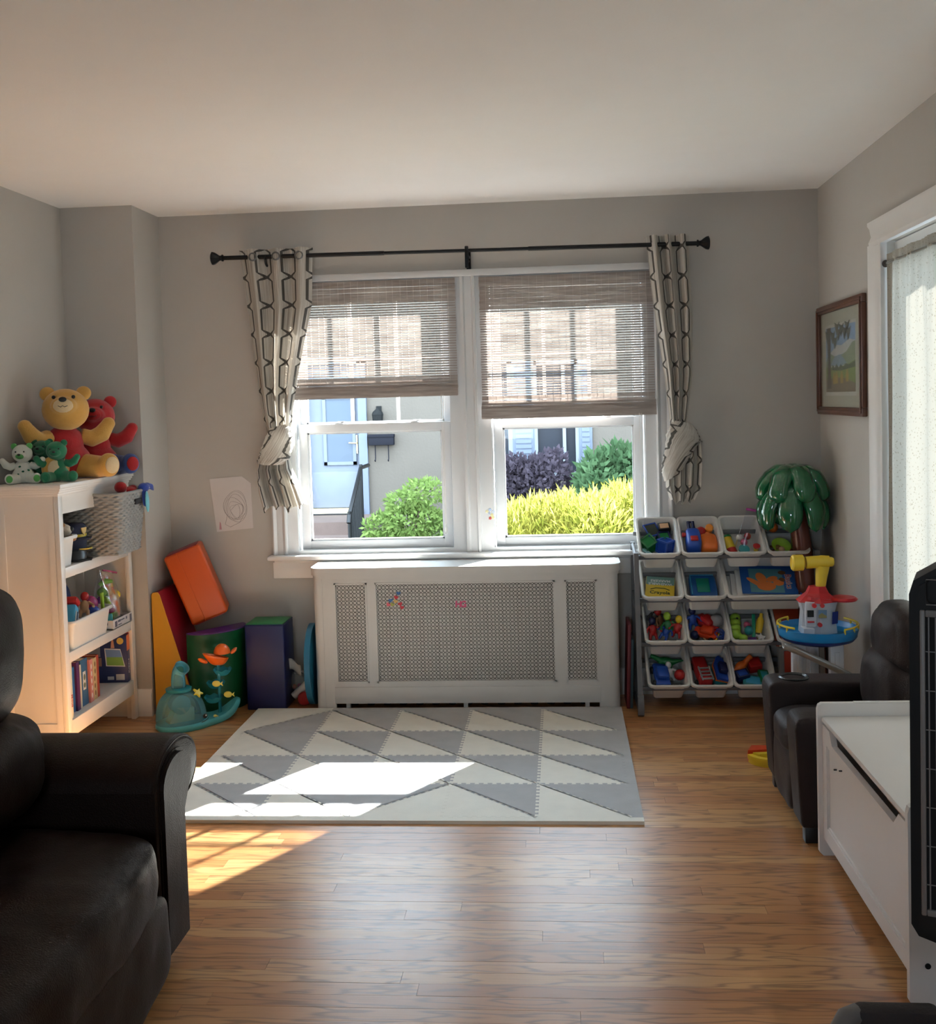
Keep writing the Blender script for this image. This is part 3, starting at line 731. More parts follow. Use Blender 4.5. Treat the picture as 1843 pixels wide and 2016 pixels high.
for i in range(5):
    a, b_ = G(i, 4), G(i+1, 4); y = a[1]-BW
    piece('mat_border', [jig(b_, a, 10), [a, (a[0]-(BW if i == 0 else 0), a[1]), (a[0]-(BW if i == 0 else 0), y), (b_[0]+(BW if i == 4 else 0), y), (b_[0]+(BW if i == 4 else 0), b_[1])]], foam_c, r.uniform(0, .0005))
    a, b_ = G(i, 0), G(i+1, 0); y = BW
    piece('mat_border', [jig(a, b_, 10), [b_, (b_[0]+(BW if i == 4 else 0), b_[1]), (b_[0]+(BW if i == 4 else 0), y), (a[0]-(BW if i == 0 else 0), y), (a[0]-(BW if i == 0 else 0), a[1])]], foam_c if i == 0 else foam_g, r.uniform(0, .0005))
# ------------------------------------------------------------------ sheer curtain on the door
def sheer():
    t = NT('sheer_floral'); uv = t.n('NewGeometry').outputs['Position']
    vo = t.n('TexVoronoi', Vector=uv, Scale=95.0); nz = t.n('TexNoise', Vector=uv, Scale=170.0)
    f = t.math('MULTIPLY', t.math('LESS_THAN', vo.outputs['Distance'], .27), t.math('GREATER_THAN', nz.outputs[0], .47))
    c = t.mix(f, (.36, .335, .285, 1), (.25, .225, .18, 1))
    df = t.n('BsdfDiffuse', Color=c); tl = t.n('BsdfTranslucent', Color=c); tr = t.n('BsdfTransparent', Color=(1, .98, .92, 1))
    a = t.n('MixShader', i0=.16, i1=df.outputs[0], i2=tl.outputs[0])
    t.set(t.out.inputs[0], t.n('MixShader', i0=.008, i1=a.outputs[0], i2=tr.outputs[0])); return t.m
sh = thing('sheer_curtain', 'cream floral sheer curtain gathered on the glazed door at right', 'curtain', (XR-.005, -1.12, 1.97))
m = M(); 
def fn(u, v):
    z = .015-1.90*v; y = -2.12*u
    a = .019*(.3+.65*min(1, v*6)); s = math.sin(2*PI*12*u+1.3*math.sin(5*u*PI))+.4*math.sin(2*PI*47*u)*max(0, 1-v*5)
    return (a*s*.8+.004*noise.noise((u*20, v*4, 0)), y-.006*v*math.sin(9*u)+.02*v*(.5-u)*0-.004*math.sin(v*8), z)
m.grid(fn, 380, 30); ob('drape', m, sheer(), sh, 180)
m = M(); m.cyl((0, .012, -.02), (0, -2.12, -.02), .006); ob('rod', m, chrome, sh)
m = M(); m.lathe([(.014, -.004), (.014, .004)], 12, 'y', (0, .014, -.02)); ob('rod_bracket', m, mat('dark_bracket', (.08, .06, .05), .5), sh)

# ------------------------------------------------------------------ framed landscape
pf = thing('framed_picture', 'framed landscape print in a brown wooden frame on the right wall', 'picture', (XR, -.42, 1.615))
frm = mat('walnut_frame', (.105, .042, .024), .35, bump=.05)
Y0, Y1, Z0, Z1 = -.405, .385, -.252, .252
for (a, b_, c_, d_) in ((Y0, Y1, Z1-.036, Z1), (Y0, Y1, Z0, Z0+.036), (Y0, Y0+.036, Z0+.036, Z1-.036), (Y1-.036, Y1, Z0+.036, Z1-.036)):
    m = M(); m.box(-.022, 0, a, b_, c_, d_, .004); 
    hz_ = (b_-a) > (d_-c_)
    if hz_: m.box(-.028, -.02, a+.012, b_-.012, c_+.012, d_-.012, .003)
    else: m.box(-.028, -.02, a+.012, b_-.012, c_-.012, d_+.012, .003)
    ob('frame_side', m, frm, pf)
ob('mount', M().box(-.008, -.004, Y0+.036, Y1-.036, Z0+.036, Z1-.036), mat('sage_mount', (.62, .63, .53), .8), pf)
ob('glazing', M().box(-.014, -.0125, Y0+.036, Y1-.036, Z0+.036, Z1-.036), clear_mat('picture_glass', (.97, .98, .97), .0, .04, True), pf, 0)
pr = ob('print', M().box(-.0092, -.008, -.272, .265, -.165, .158), mat('print_paper', (.78, .77, .72), .7), pf)
A0, A1, B0, B1 = .252, -.258, -.148, .145      # far edge, near edge, bottom, top of the painted area
def pp(name, P, col, h): 
    return ob(name, M().prism([(A0+(A1-A0)*a, B0+(B1-B0)*b_) for a, b_ in P], -.0094-h*.0002, -.0090, 'x'), mat('paint_'+name+str(h), col, .7, var=.25, vscale=25), pr, 0)
pp('sky', [(0, .4), (1, .4), (1, 1), (0, 1)], (.28, .48, .85), 0)
pp('cloud', [(.15, .6), (.4, .72), (.55, .70), (.8, .78), (1, .74), (1, .62), (.7, .58), (.3, .55)], (.78, .84, .92), 1)
pp('hill', [(0, .45), (.1, .62), (.3, .55), (.42, .50), (.55, .56), (.72, .60), (.9, .72), (1, .74), (1, .4), (0, .4)], (.33, .43, .28), 2)
pp('lake', [(.16, .42), (.3, .53), (.45, .57), (.58, .53), (.72, .43), (.5, .38)], (.32, .47, .66), 3)
pp('meadow', [(0, 0), (1, 0), (1, .46), (.7, .40), (.4, .37), (0, .40)], (.24, .36, .08), 4)
pp('path', [(0, 0), (1, 0), (1, .12), (.7, .2), (.4, .22), (0, .2)], (.24, .18, .11), 5)
pp('treeline', [(.2, .34), (.25, .42), (.3, .36), (.38, .43), (.45, .36), (.52, .42), (.6, .37), (.7, .42), (.8, .40), (1, .45), (1, .36), (.5, .32)], (.04, .10, .04), 6)
pp('trunk', [(.05, .05), (.2, .05), (.16, .5), (.18, 1), (.04, 1), (.08, .5)], (.06, .05, .04), 7)
for i, (a, b_) in enumerate(((.06, .86), (.25, .84), (.33, .76), (.45, .88), (.55, .93), (.66, .88), (.78, .86), (.74, .95), (.4, .96))):
    pp('leaf_spray', [(a-.07, b_+.10), (a+.02, b_+.06), (a+.09, b_+.10), (a+.04, b_-.04), (a, b_-.10), (a-.04, b_-.02)], (.05, .08, .06), 8)
for a, b_, c_ in ((.30, .2, (.55, .36, .05)), (.38, .21, (.45, .05, .03)), (.56, .21, (.05, .20, .07)), (.74, .23, (.05, .10, .36))):
    pp('hiker', [(a-.04, b_-.08), (a+.04, b_-.08), (a+.045, b_+.03), (a+.02, b_+.07), (a+.02, b_+.10), (a-.02, b_+.10), (a-.02, b_+.07), (a-.045, b_+.03)], c_, 9)

# ------------------------------------------------------------------ toy storage rack with tilted bins
rk = thing('storage_rack', 'grey rack holding rows of tilted white toy bins', 'rack', (2.74, -.2, 0))
rkm = mat('rack_grey', (.125, .125, .13), .5, bump=.03)
TL = R(33); ROWS = [(-.272, .737), (-.297, .537), (-.322, .334), (-.347, .131)]
for x in (2.322, 3.150, 2.968):
    m = M(); X = x-2.74; full = x != 2.968; zt = .74 if full else .30
    m.prism([(-.195, 0), (-.155, 0), (.0-.205+.155 if full else -.115, zt), (-.085 if full else -.150, zt)], X-.011, X+.011, 'x')
    if not full: ob('front_post', m, rkm, rk); m = M()
    m.prism([(.15, 0), (.185, 0), (.185, .76 if full else .3), (.155, .76 if full else .3)], X-.010, X+.010, 'x')
    if full:
        m.tube([(X, -.175, .012), (X, .17, .012)], .012); m.tube([(X, -.10, .45), (X, .165, .52)], .010); m.tube([(X, -.08, .72), (X, .165, .75)], .010)
        m.prism([(-.195, .0), (-.215, .012), (-.225, .05), (-.215, .085), (-.195, .10), (-.185, .08), (-.185, 0)], X-.014, X+.014, 'x')
    ob('side_frame' if full else 'rear_post', m, rkm, rk)
dY, dZ = math.cos(TL), math.sin(TL)
for yf, zf in ROWS:
    for s, dn in ((.028, -.030), (.215, -.040)):
        y = yf+s*dY-dn*-0+.0; yy = yf+s*dY+(-dn)*dZ; z_ = zf+s*dZ+dn*dY
        ob('rail', M().box(2.322-2.74, 3.150-2.74, yy+.2-.010, yy+.2+.010, z_-.012-.012, z_-.012+.008, .004), rkm, rk)
binm = mat('bin_white', (.70, .69, .66), .38, var=.015)
def rrect(w_, d, r, n=4):
    P = []
    for cx_, cy_, a0 in ((w_/2-r, r, -PI/2), (w_/2-r, d-r, 0), (-w_/2+r, d-r, PI/2), (-w_/2+r, r, PI)):
        P += [(cx_+r*math.cos(a0+PI/2*i/n), cy_+r*math.sin(a0+PI/2*i/n)) for i in range(n+1)]
    return P
def bin_mesh(w_, d, h_, tp=.024):
    m = M(); L = [(tp, -h_), (.006, -.014), (-.006, -.014), (-.008, -.006), (-.006, 0), (.002, 0), (.006, -.004), (tp+.002, -h_+.004)]
    V = []; n = 20
    for ins, z in L: V += [(a, b_+ins, z) for a, b_ in rrect(w_-2*ins, d-2*ins, max(.006, .022-ins*.3))]
    F = [(j*n+i, j*n+(i+1) % n, (j+1)*n+(i+1) % n, (j+1)*n+i) for j in range(len(L)-1) for i in range(n)]
    F += [list(range(n))[::-1], [(len(L)-1)*n+i for i in range(n)]]
    return m.add(V, F)
sm_bin = bin_mesh(.183, .262, .112).mesh('storage_bin', 40); lg_bin = bin_mesh(.385, .262, .112).mesh('storage_bin', 40)
for me in (sm_bin, lg_bin): me.materials.append(binm)
BM = {}
RN = ['top', 'second', 'third', 'bottom']; CN = ['first', 'second', 'third', 'fourth']
for r_, (yf, zf) in enumerate(ROWS):
    for c_ in range(4):
        big = r_ == 1 and c_ == 2
        if r_ == 1 and c_ == 3: continue
        if r_ == 3 and c_ == 3: continue
        x = 2.434+.1975*c_+.008*r_+(.099 if big else 0)
        if r_ >= 2 and c_ == 3: x += .012
        mw = Matrix.Translation((x, yf, zf)) @ Euler((TL, 0, 0)).to_matrix().to_4x4(); BM[r_, c_] = mw
        o = bpy.data.objects.new('storage_bin', lg_bin if big else sm_bin); C.objects.link(o); o.matrix_world = mw
        tag(o, ('wide white storage bin of picture books in the second row' if big else 'white storage bin, %s from the left in the %s row of the rack' % (CN[c_], RN[r_])), 'bin', 'storage bins in the rack')

# ------------------------------------------------------------------ toys
def col(name, c, rough=.35, **k): return mat(name, c, rough, **k)
RED, BLUE, NAVY, GREEN, LIME = col('toy_red', (.42, .015, .015)), col('toy_blue', (.015, .07, .38)), col('toy_navy', (.01, .015, .07)), col('toy_green', (.01, .16, .04)), col('toy_lime', (.33, .55, .05))
YEL, ORG, TEAL, PINK, BRN = col('toy_yellow', (.72, .50, .03)), col('toy_orange', (.70, .15, .02)), col('toy_teal', (.03, .30, .33)), col('toy_pink', (.62, .12, .22)), col('toy_brown', (.18, .08, .03))
GRY, WHT, BLK, PUR, SKY = col('toy_grey', (.25, .25, .26)), col('toy_white', (.70, .70, .68)), col('toy_black', (.012, .012, .013)), col('toy_purple', (.12, .03, .20)), col('toy_sky', (.05, .34, .55))
TAN = col('toy_tan', (.55, .33, .18), .6)
def place(bin_, x, s, n, rot=(0, 0, 0)):
    return BM[bin_] @ Matrix.Translation((x*.92, .034+s*.84, n+.018)) @ Euler(rot).to_matrix().to_4x4()
def t_car(mw, body, trim, label, s=1.0, cat='toy car', grp=None):
    t = thing('toy_car', label, cat, mw=mw @ Matrix.Scale(s, 4))
    ob('car_body', M().box(-.028, .028, -.055, .055, .010, .034, .008).box(-.024, .024, -.035, .025, .030, .056, .010), body, t)
    ob('bumper', M().box(-.030, .030, -.062, -.050, .008, .022, .004), trim, t)
    for a in (-1, 1):
        for b_ in (-1, 1): ob('wheel', M().lathe([(.006, -.006), (.014, -.006), (.014, .006), (.006, .006)], 14, 'x', (a*.028, b_*.034, .014)), BLK, t)
    return t
def t_block(mw, m_, label, h=(.022, .022, .022), bev=.003, cat='toy block', nm='toy_block', trimm=None):
    t = thing(nm, label, cat, mw=mw)
    ob('block_body', M().cbox((0, 0, h[2]), h, bev), m_, t)
    ob('block_face', M().box(-h[0]*.7, h[0]*.7, -h[1]*.7, h[1]*.7, 2*h[2]-.001, 2*h[2]+.0015, .001), trimm or m_, t)
    return t
def t_ball(mw, m_, r_, label, cat='toy ball', nm='toy_ball'): return single(nm, M().ell((0, 0, r_), r_, seg=20), m_, label, cat, mw=mw, smooth=180)
def t_figure(mw, b_m, h_m, label, s=1.0, cat='toy figure', nm='toy_figure'):
    t = thing(nm, label, cat, mw=mw @ Matrix.Scale(s, 4)); m = M()
    m.ell((0, 0, .045), (.017, .013, .026))
    for a in (-1, 1): m.tube([(a*.012, 0, .03), (a*.016, -.003, .0)], [.008, .006]); m.tube([(a*.014, 0, .062), (a*.032, -.008, .048), (a*.036, -.016, .036)], [.006, .005, .006])
    soft(ob('figure_body', m, b_m, t, 180), .0025, 3)
    ob('figure_head', M().ell((0, 0, .086), (.016, .015, .018)), h_m, t, 180); return t
def t_tile(mw, m_, pane, label, s=.036):
    t = thing('magnetic_tile', label, 'toy tile', mw=mw); m = M()
    for (a, b_, c_, d_) in ((-s, s, -s, -s+.007), (-s, s, s-.007, s), (-s, -s+.007, -s+.007, s-.007), (s-.007, s, -s+.007, s-.007)): m.box(a, b_, c_, d_, 0, .006, .001)
    ob('tile_frame', m, m_, t); ob('tile_pane', M().box(-s+.006, s-.006, -s+.006, s-.006, .002, .004), pane, t, 0); return t
def t_cube(mw, m_, edge, label, s=.03):
    t = thing('magnetic_cube', label, 'toy tile', mw=mw)
    ob('cube_pane', M().box(-s, s, -s, s, 0, 2*s), m_, t, 0); m = M()
    for a in (-s, s):
        for b_ in (-s, s): m.cbox((a, b_, s), (.004, .004, s+.003)); m.cbox((a, 0, s+b_), (.004, s, .004)); m.cbox((0, a, s+b_), (s, .004, .004))
    ob('cube_edge', m, edge, t, 0, kind='stuff'); return t
cb = clear_mat('clear_blue', (.05, .16, .75), .35); cg = clear_mat('clear_green', (.05, .45, .12), .35); ck = clear_mat('clear_dark', (.10, .12, .10), .4); cbag = clear_mat('clear_bag', (.90, .90, .92), .015, .18, True)
F = -.108
b0 = (0, 0)
t_tile(place(b0, -.025, .185, -.035, (.35, .15, .5)), BLUE, ck, 'blue square magnetic tile on top of the cubes in the first top bin')
t_cube(place(b0, -.045, .12, -.098, (.2, -.2, .6)), cg, GREEN, 'green clear magnetic cube under the blue square tile', .028)
t_cube(place(b0, .035, .075, -.092, (-.2, .3, .75)), cb, BLUE, 'blue clear magnetic cube at the front of the first top bin', .028)
t_cube(place(b0, .03, .15, -.098, (.1, .1, .2)), cg, NAVY, 'green clear magnetic cube with navy edges in the first top bin', .026)
t_block(place(b0, .04, .215, -.07, (.1, 0, .1)), BLK, 'small black box with a tan lid at the back of the first top bin', (.030, .022, .022), trimm=TAN)
t_block(place(b0, -.06, .055, -.085, (0, .2, .7)), col('toy_aqua', (.45, .72, .78)), 'pale aqua flat strip at the front of the first top bin', (.012, .030, .005))
b1 = (0, 1)
t = thing('toy_pack', 'blue toy backpack with a red buckle in the second top bin', 'toy', mw=place(b1, -.035, .085, -.085, (0, 0, 0)))
ob('pack_body', M().sbox((0, 0, .045), (.036, .065, .045), 4), BLUE, t, 180); ob('pack_buckle', M().box(-.018, .018, -.045, -.015, .086, .097, .004), RED, t); ob('pack_handle', M().tube([(-.01, .06, .05), (-.012, .12, .065), (.008, .12, .065), (.01, .06, .05)], .009), NAVY, t)
ob('pack_side_knob', M().lathe([(.010, 0), (.012, -.016), (0, -.02)], 12, 'x', (-.034, .02, .07)), RED, t)
t_ball(place(b1, .012, .165, -.06), RED, .024, 'red ball behind the orange jug in the second top bin')
t = thing('toy_jug', 'orange toy jug with a rounded lid in the second top bin', 'toy', mw=place(b1, .042, .08, -.10)); ob('jug_body', M().sbox((0, 0, .04), (.042, .055, .04), 4), ORG, t, 180); ob('jug_lid', M().lathe([(.02, 0), (.022, .01), (.012, .02), (0, .022)], 14, 'y', (0, .05, .05)), ORG, t)
single('toy_cylinder', M().lathe([(.017, 0), (.019, .004), (.019, .05), (.015, .054), (0, .055)], 16), col('toy_amber', (.72, .25, .02)), 'amber toy cylinder at the back of the second top bin', 'toy', mw=place(b1, .055, .20, -.06, (.5, 0, 0)))
b2 = (0, 2)
t = thing('toy_can', 'yellow toy can with a red base in the third top bin', 'toy', mw=place(b2, -.05, .045, -.10, (-1.2, 0, .3))); ob('can_body', M().lathe([(.028, 0), (.028, .09), (0, .09)], 18), YEL, t); ob('can_base', M().lathe([(.0285, .0), (.0285, .03)], 18), RED, t); ob('can_lid', M().lathe([(.03, .088), (.03, .098), (0, .1)], 18), GREEN, t)
single('jar_lid', M().lathe([(.024, 0), (.026, .003), (.026, .010), (.020, .012), (0, .010)], 18), TEAL, 'teal round jar lid at the front of the third top bin', 'lid', mw=place(b2, .005, .045, -.07, (.2, .1, 0)))
t = thing('toy_cup', 'small yellow toy cup with a red rim in the third top bin', 'toy', mw=place(b2, .066, .045, -.075, (.1, 0, 0))); ob('cup_body', M().lathe([(.010, 0), (.015, .03), (.013, .03), (0, .004)], 14), YEL, t); ob('cup_rim', M().lathe([(.0152, .026), (.017, .034), (.014, .036)], 14), RED, t)
bag = thing('zip_bag', 'clear zip bag with a magenta seal holding pink toys in the third top bin', 'bag', mw=place(b2, .025, .075, -.085, (-.55, .15, -.1)))
m = M()
def fbag(u, v):
    a = 2*PI*u; k = math.sin(PI*min(1, v*1.0))*.7+.3*(1-v); return ((.058-.012*v)*math.cos(a)+.012*v, .030*(1-v)**.7*math.sin(a)+.004*noise.noise((a, v*6, 1))-.0*v, .185*v)
m.grid(fbag, 26, 16); ob('bag_film', m, cbag, bag, 180); ob('bag_seal', M().box(-.036, .06, -.004, .004, .182, .194, .003), col('toy_magenta', (.38, .03, .26)), bag)
for x, s, n_, m_, lb in ((.01, .09, -.07, PINK, 'pink'), (.03, .12, -.055, RED, 'red'), (-.01, .115, -.06, WHT, 'white')):
    t_ball(place(b2, x, s, n_), m_, .017, lb+' toy ball inside the clear zip bag')
b3 = (0, 3)
single('toy_bowl', M().lathe([(.020, 0), (.040, .012), (.046, .024), (.043, .024), (.036, .012), (0, .006)], 22), LIME, 'lime green toy bowl at the front of the fourth top bin', 'bowl', mw=place(b3, -.025, .055, -.07, (.15, .1, 0)), smooth=60)
t_figure(place(b3, -.055, .10, -.08, (1.2, 0, .4)), BRN, TAN, 'brown toy figure beside the lime bowl in the fourth top bin', .9)
t_block(place(b3, .05, .05, -.085, (0, 0, .5)), RED, 'red toy block right of the lime bowl', (.026, .018, .014))
t_ball(place(b3, -.045, .19, -.06), ORG, .024, 'orange ball at the back of the fourth top bin')
c0 = (1, 0)
t = thing('crayon_box', 'yellow marker box leaning in the first bin of the second row', 'box', mw=place(c0, -.005, .08, -.085, (.0, 0, -.12)))
ob('carton', M().box(-.068, .068, -.065, .075, 0, .03, .001), col('carton_yellow', (.66, .45, .03), .5), t); ob('carton_panel', M().box(-.066, .066, .02, .074, .029, .0308), col('carton_green', (.16, .30, .26), .5), t)
text('lettering', 'WASHABLE\nMARKERS', .022, WHT, t, (0, .035, .0312), (0, 0, PI), .0003, 0, .0006); text('lettering', 'Crayola', .030, col('carton_ink', (.02, .04, .02)), t, (0, -.035, .0305), (0, 0, 0), .0003, 0, .0006)
m = M(); m.tube([(-.045, -.015, .0306), (-.02, -.004, .0308), (.02, -.004, .0308), (.045, -.015, .0306)], .002, 5); ob('carton_arc', m, col('carton_ink', (.02, .04, .02)), t)
c1 = (1, 1)
t = thing('pencil_case', 'blue clear pencil case in the second bin of the second row', 'case', mw=place(c1, 0, .09, -.085)); ob('case_body', M().sbox((0, 0, .018), (.064, .082, .018), 6), col('case_blue', (.01, .08, .28), .2), t, 60); ob('case_window', M().box(-.03, .03, -.05, .045, .034, .0375, .003), col('case_green', (.01, .22, .16), .3), t); ob('case_zip', M().tube([(-.055, -.06, .034), (-.055, .07, .034), (.055, .07, .034)], .003), SKY, t)
c2 = (1, 2)
bk = thing('picture_book', 'blue preschool activity book lying face up in the wide bin', 'book', mw=place(c2, .03, .115, -.05, (0, 0, -.05)))
ob('page_block', M().box(-.142, .142, -.094, .094, .0, .006), WHT, bk); ob('cover', M().box(-.145, .145, -.097, .097, .006, .008), col('cover_blue', (.02, .10, .36), .4), bk)
ob('cover_scene', M().box(-.105, .05, -.088, .075, .0075, .0085), col('cover_sea', (.10, .28, .33), .5), bk)
m = M()
for c_, r_, rz in (((-.03, -.045, .0088), (.045, .032, .0006), 0), ((-.05, .01, .0088), (.024, .04, .0006), .3), ((-.08, -.02, .0088), (.05, .014, .0006), -.7), ((.0, .005, .0088), (.03, .018, .0006), .5), ((.028, -.02, .0088), (.026, .022, .0006), 0)): m.ell(c_, r_, (0, 0, rz), 14)
ob('cover_animal', m, col('cover_orange', (.72, .20, .05), .5), bk, 0)
m = M(); m.ell((.05, .05, .0088), (.018, .014, .0006)); m.ell((.045, .0, .0088), (.014, .016, .0006)); ob('cover_friends', m, BRN, bk, 0)
text('lettering', 'Basics', .042, WHT, bk, (.075, -.01, .0084), (0, 0, -PI/2), .0004, 0, .0016); text('lettering', 'Basics', .042, RED, bk, (.075, -.01, .0088), (0, 0, -PI/2), .0004)
text('lettering', 'PRESCHOOL', .022, col('cover_pale', (.25, .42, .62)), bk, (.118, .0, .0084), (0, 0, -PI/2), .0003)
for i, (x, c_, lb) in enumerate(((-.10, WHT, 'white'), (-.125, GRY, 'grey'), (-.15, BLK, 'black'))):
    t = thing('thin_book', lb+' thin book under the preschool book in the wide bin', 'book', mw=place(c2, x, .105, -.062-.012*i, (0, .1, -.05)))
    ob('cover', M().box(-.05, .12, -.09, .09, 0, .005, .001), c_, t); ob('page_block', M().box(-.048, .119, -.088, .088, .005, .007), WHT, t)
def fill(bn, items):
    for it in items: it()
d = (2, 0)
t_figure(place(d, -.055, .05, -.09, (-.7, .2, .3)), RED, NAVY, 'red toy figure with a dark blue head, first bin third row', 1.05)
t_figure(place(d, -.01, .05, -.09, (-.9, .1, -.5)), BLUE, RED, 'blue toy figure with a red head, first bin third row', 1.0)
t_figure(place(d, .03, .07, -.085, (-.6, 0, .2)), GREEN, LIME, 'green toy figure with a lime head, first bin third row', 1.15)
t_figure(place(d, .06, .06, -.085, (-.6, 0, -.3)), RED, YEL, 'red toy figure with a yellow head, first bin third row', 1.05)
t_figure(place(d, -.05, .13, -.07, (-.3, .2, .2)), BLK, BLK, 'black toy figure at the back, first bin third row', 1.2)
t_figure(place(d, .0, .13, -.08, (-.4, 0, .8)), BRN, RED, 'brown toy figure with a red head, first bin third row', 1.1)
t_ball(place(d, -.06, .09, -.075), RED, .018, 'red ball among the figures, first bin third row')
d = (2, 1)
t_ball(place(d, .055, .13, -.065), GRY, .032, 'grey knobbly ball at the back, second bin third row')
t_car(place(d, .0, .13, -.075, (0, .2, .6)), RED, RED, 'all red toy car at the back, second bin third row', 1.1)
t_car(place(d, -.005, .065, -.085, (0, .1, 1.2)), col('toy_scarlet', (.62, .05, .01)), YEL, 'scarlet toy car with a yellow bumper, second bin third row', 1.0)
t_figure(place(d, -.06, .12, -.08, (-.4, 0, .2)), BLUE, NAVY, 'dark blue toy figure at left, second bin third row', 1.1)
t_ball(place(d, -.06, .06, -.085), NAVY, .02, 'navy ball at the front left, second bin third row')
t_figure(place(d, .03, .04, -.09, (-1.2, 0, 1.1)), TAN, WHT, 'tan toy figure with a white head lying in front, second bin third row', .8)
single('toy_spring', M().tube([(.022*math.cos(a*.7), .022*math.sin(a*.7), .0011*a) for a in range(40)], .0022, 6), BLUE, 'blue coil spring toy at the front right, second bin third row', 'toy', mw=place(d, .062, .045, -.08))
d = (2, 2)
t = thing('plush_caterpillar', 'lime green plush with round body, third bin third row', 'plush toy', mw=place(d, -.055, .035, -.085)); m = M()
for k in range(4): m.ell((-.012+.004*k, .02+.035*k, .022), (.027, .025, .026))
m.ell((.02, -.005, .02), (.022, .020, .018)); soft(ob('plush_body', m, LIME, t, 180), .004, 4); ob('plush_eye', M().ell((.004, .1, .045), .006), BLK, t)
t_ball(place(d, .0, .075, -.075), TEAL, .022, 'teal ball with shine, third bin third row')
t_ball(place(d, -.005, .12, -.07), PINK, .016, 'pink ball, third bin third row')
single('toy_bottle', M().lathe([(.016, 0), (.018, .06), (.008, .08), (.008, .095), (0, .096)], 16), YEL, 'yellow toy bottle at right, third bin third row', 'toy', mw=place(d, .05, .085, -.08, (-.9, 0, -.3)))
single('toy_stick', M().box(-.008, .008, -.06, .06, 0, .008, .003), col('toy_jade', (.01, .30, .16)), 'jade green toy stick, third bin third row', 'toy', mw=place(d, .028, .11, -.055, (.4, 0, -.1)))
single('toy_star', M().prism([((.026 if k % 2 == 0 else .011)*math.cos(k*PI/5), (.026 if k % 2 == 0 else .011)*math.sin(k*PI/5)) for k in range(10)], 0, .012), WHT, 'white star shaped toy, third bin third row', 'toy', mw=place(d, .055, .045, -.08, (.2, .2, .3)))
t_block(place(d, .01, .03, -.09, (0, 0, .1)), BRN, 'brown toy block at the front, third bin third row', (.03, .012, .010), trimm=PUR)
d = (3, 0)
t_car(place(d, -.035, .07, -.08, (0, .15, .1)), BLUE, YEL, 'blue toy car with a yellow bumper, first bin bottom row', 1.25)
t = thing('toy_dinosaur', 'green toy dinosaur lying at the back, first bin bottom row', 'toy', mw=place(d, .0, .165, -.06, (0, 0, -.2))); m = M()
m.ell((0, 0, .02), (.045, .022, .020)); m.tube([(.03, 0, .02), (.06, .01, .025), (.085, .02, .02)], [.016, .009, .003]); m.tube([(-.035, 0, .025), (-.06, 0, .04), (-.075, 0, .042)], [.014, .011, .010])
for a in (-.025, .025): m.tube([(a, -.015, .015), (a, -.028, .0)], .008); m.tube([(a, .015, .015), (a, .028, 0)], .008)
soft(ob('dinosaur_body', m, GREEN, t, 180), .004, 3)
t_ball(place(d, .062, .07, -.075), RED, .026, 'red ball at right, first bin bottom row')
t_figure(place(d, .022, .065, -.085, (-.6, 0, .3)), WHT, WHT, 'white skeleton toy figure, first bin bottom row', .9)
d = (3, 1)
t = thing('toy_truck', 'red toy truck with a grey ladder, second bin bottom row', 'toy truck', mw=place(d, -.04, .09, -.085, (0, .1, .15)))
ob('truck_body', M().box(-.032, .032, -.075, .085, .012, .055, .008), RED, t); ob('truck_cab', M().box(-.030, .030, -.08, -.04, .012, .07, .01), RED, t)
m = M(); m.box(-.028, -.022, -.085, .0, .071, .077); m.box(.022, .028, -.085, 0, .071, .077)
for k in range(4): m.box(-.022, .022, -.08+.022*k, -.074+.022*k, .071, .077)
ob('ladder', m, GRY, t)
for a in (-1, 1):
    for b_ in (-.05, .055): ob('wheel', M().lathe([(.006, -.006), (.016, -.006), (.016, .006), (.006, .006)], 14, 'x', (a*.034, b_, .016)), BLK, t)
t = thing('toy_boat', 'blue and orange toy boat, second bin bottom row', 'toy boat', mw=place(d, .045, .09, -.075, (0, .35, .05)))
hull = lambda k: [(-.034*k, -.06), (.034*k, -.06), (.036*k, .03), (.018*k, .075), (0, .09), (-.018*k, .075), (-.036*k, .03)]
ob('hull', M().prism(hull(.9), 0, .022), TEAL, t); ob('hull_band', M().prism(hull(1), .022, .032), ORG, t); ob('deck', M().prism(hull(.92), .032, .045), BLUE, t); ob('boat_cabin', M().box(-.02, .02, -.03, .03, .045, .07, .006), NAVY, t)
d = (3, 2)
t = thing('toy_dinosaur', 'orange toy dinosaur at left, third bin bottom row', 'toy', mw=place(d, -.05, .13, -.07, (0, 0, .6))); m = M()
m.ell((0, 0, .025), (.035, .022, .022)); m.tube([(.02, 0, .03), (.045, 0, .05), (.06, 0, .055)], [.015, .012, .014]); m.tube([(-.02, 0, .02), (-.055, 0, .02)], [.014, .004])
soft(ob('dinosaur_body', m, ORG, t, 180), .004, 3)
t_block(place(d, -.05, .075, -.085, (0, 0, .3)), NAVY, 'navy toy block at left, third bin bottom row', (.03, .024, .022), trimm=BLUE)
t_block(place(d, .0, .04, -.09, (0, 0, -.2)), TEAL, 'large teal toy block at the front, third bin bottom row', (.045, .03, .014), trimm=SKY)
t_block(place(d, .058, .07, -.075, (0, .2, .1)), GREEN, 'green toy block at right, third bin bottom row', (.024, .036, .010), trimm=TEAL)
t_block(place(d, .02, .15, -.08, (0, 0, .2)), RED, 'red toy block at the back, third bin bottom row', (.03, .03, .022))
t = thing('picture_book', 'orange red picture book standing in the fourth bin of the third row', 'book', mw=place((2, 3), -.01, .14, -.08, (.5, 0, 0))); ob('cover', M().box(-.075, .075, -.1, .1, 0, .010, .002), col('book_orange', (.48, .07, .02), .5), t); ob('page_block', M().box(-.073, .077, -.098, .098, .002, .008), WHT, t)
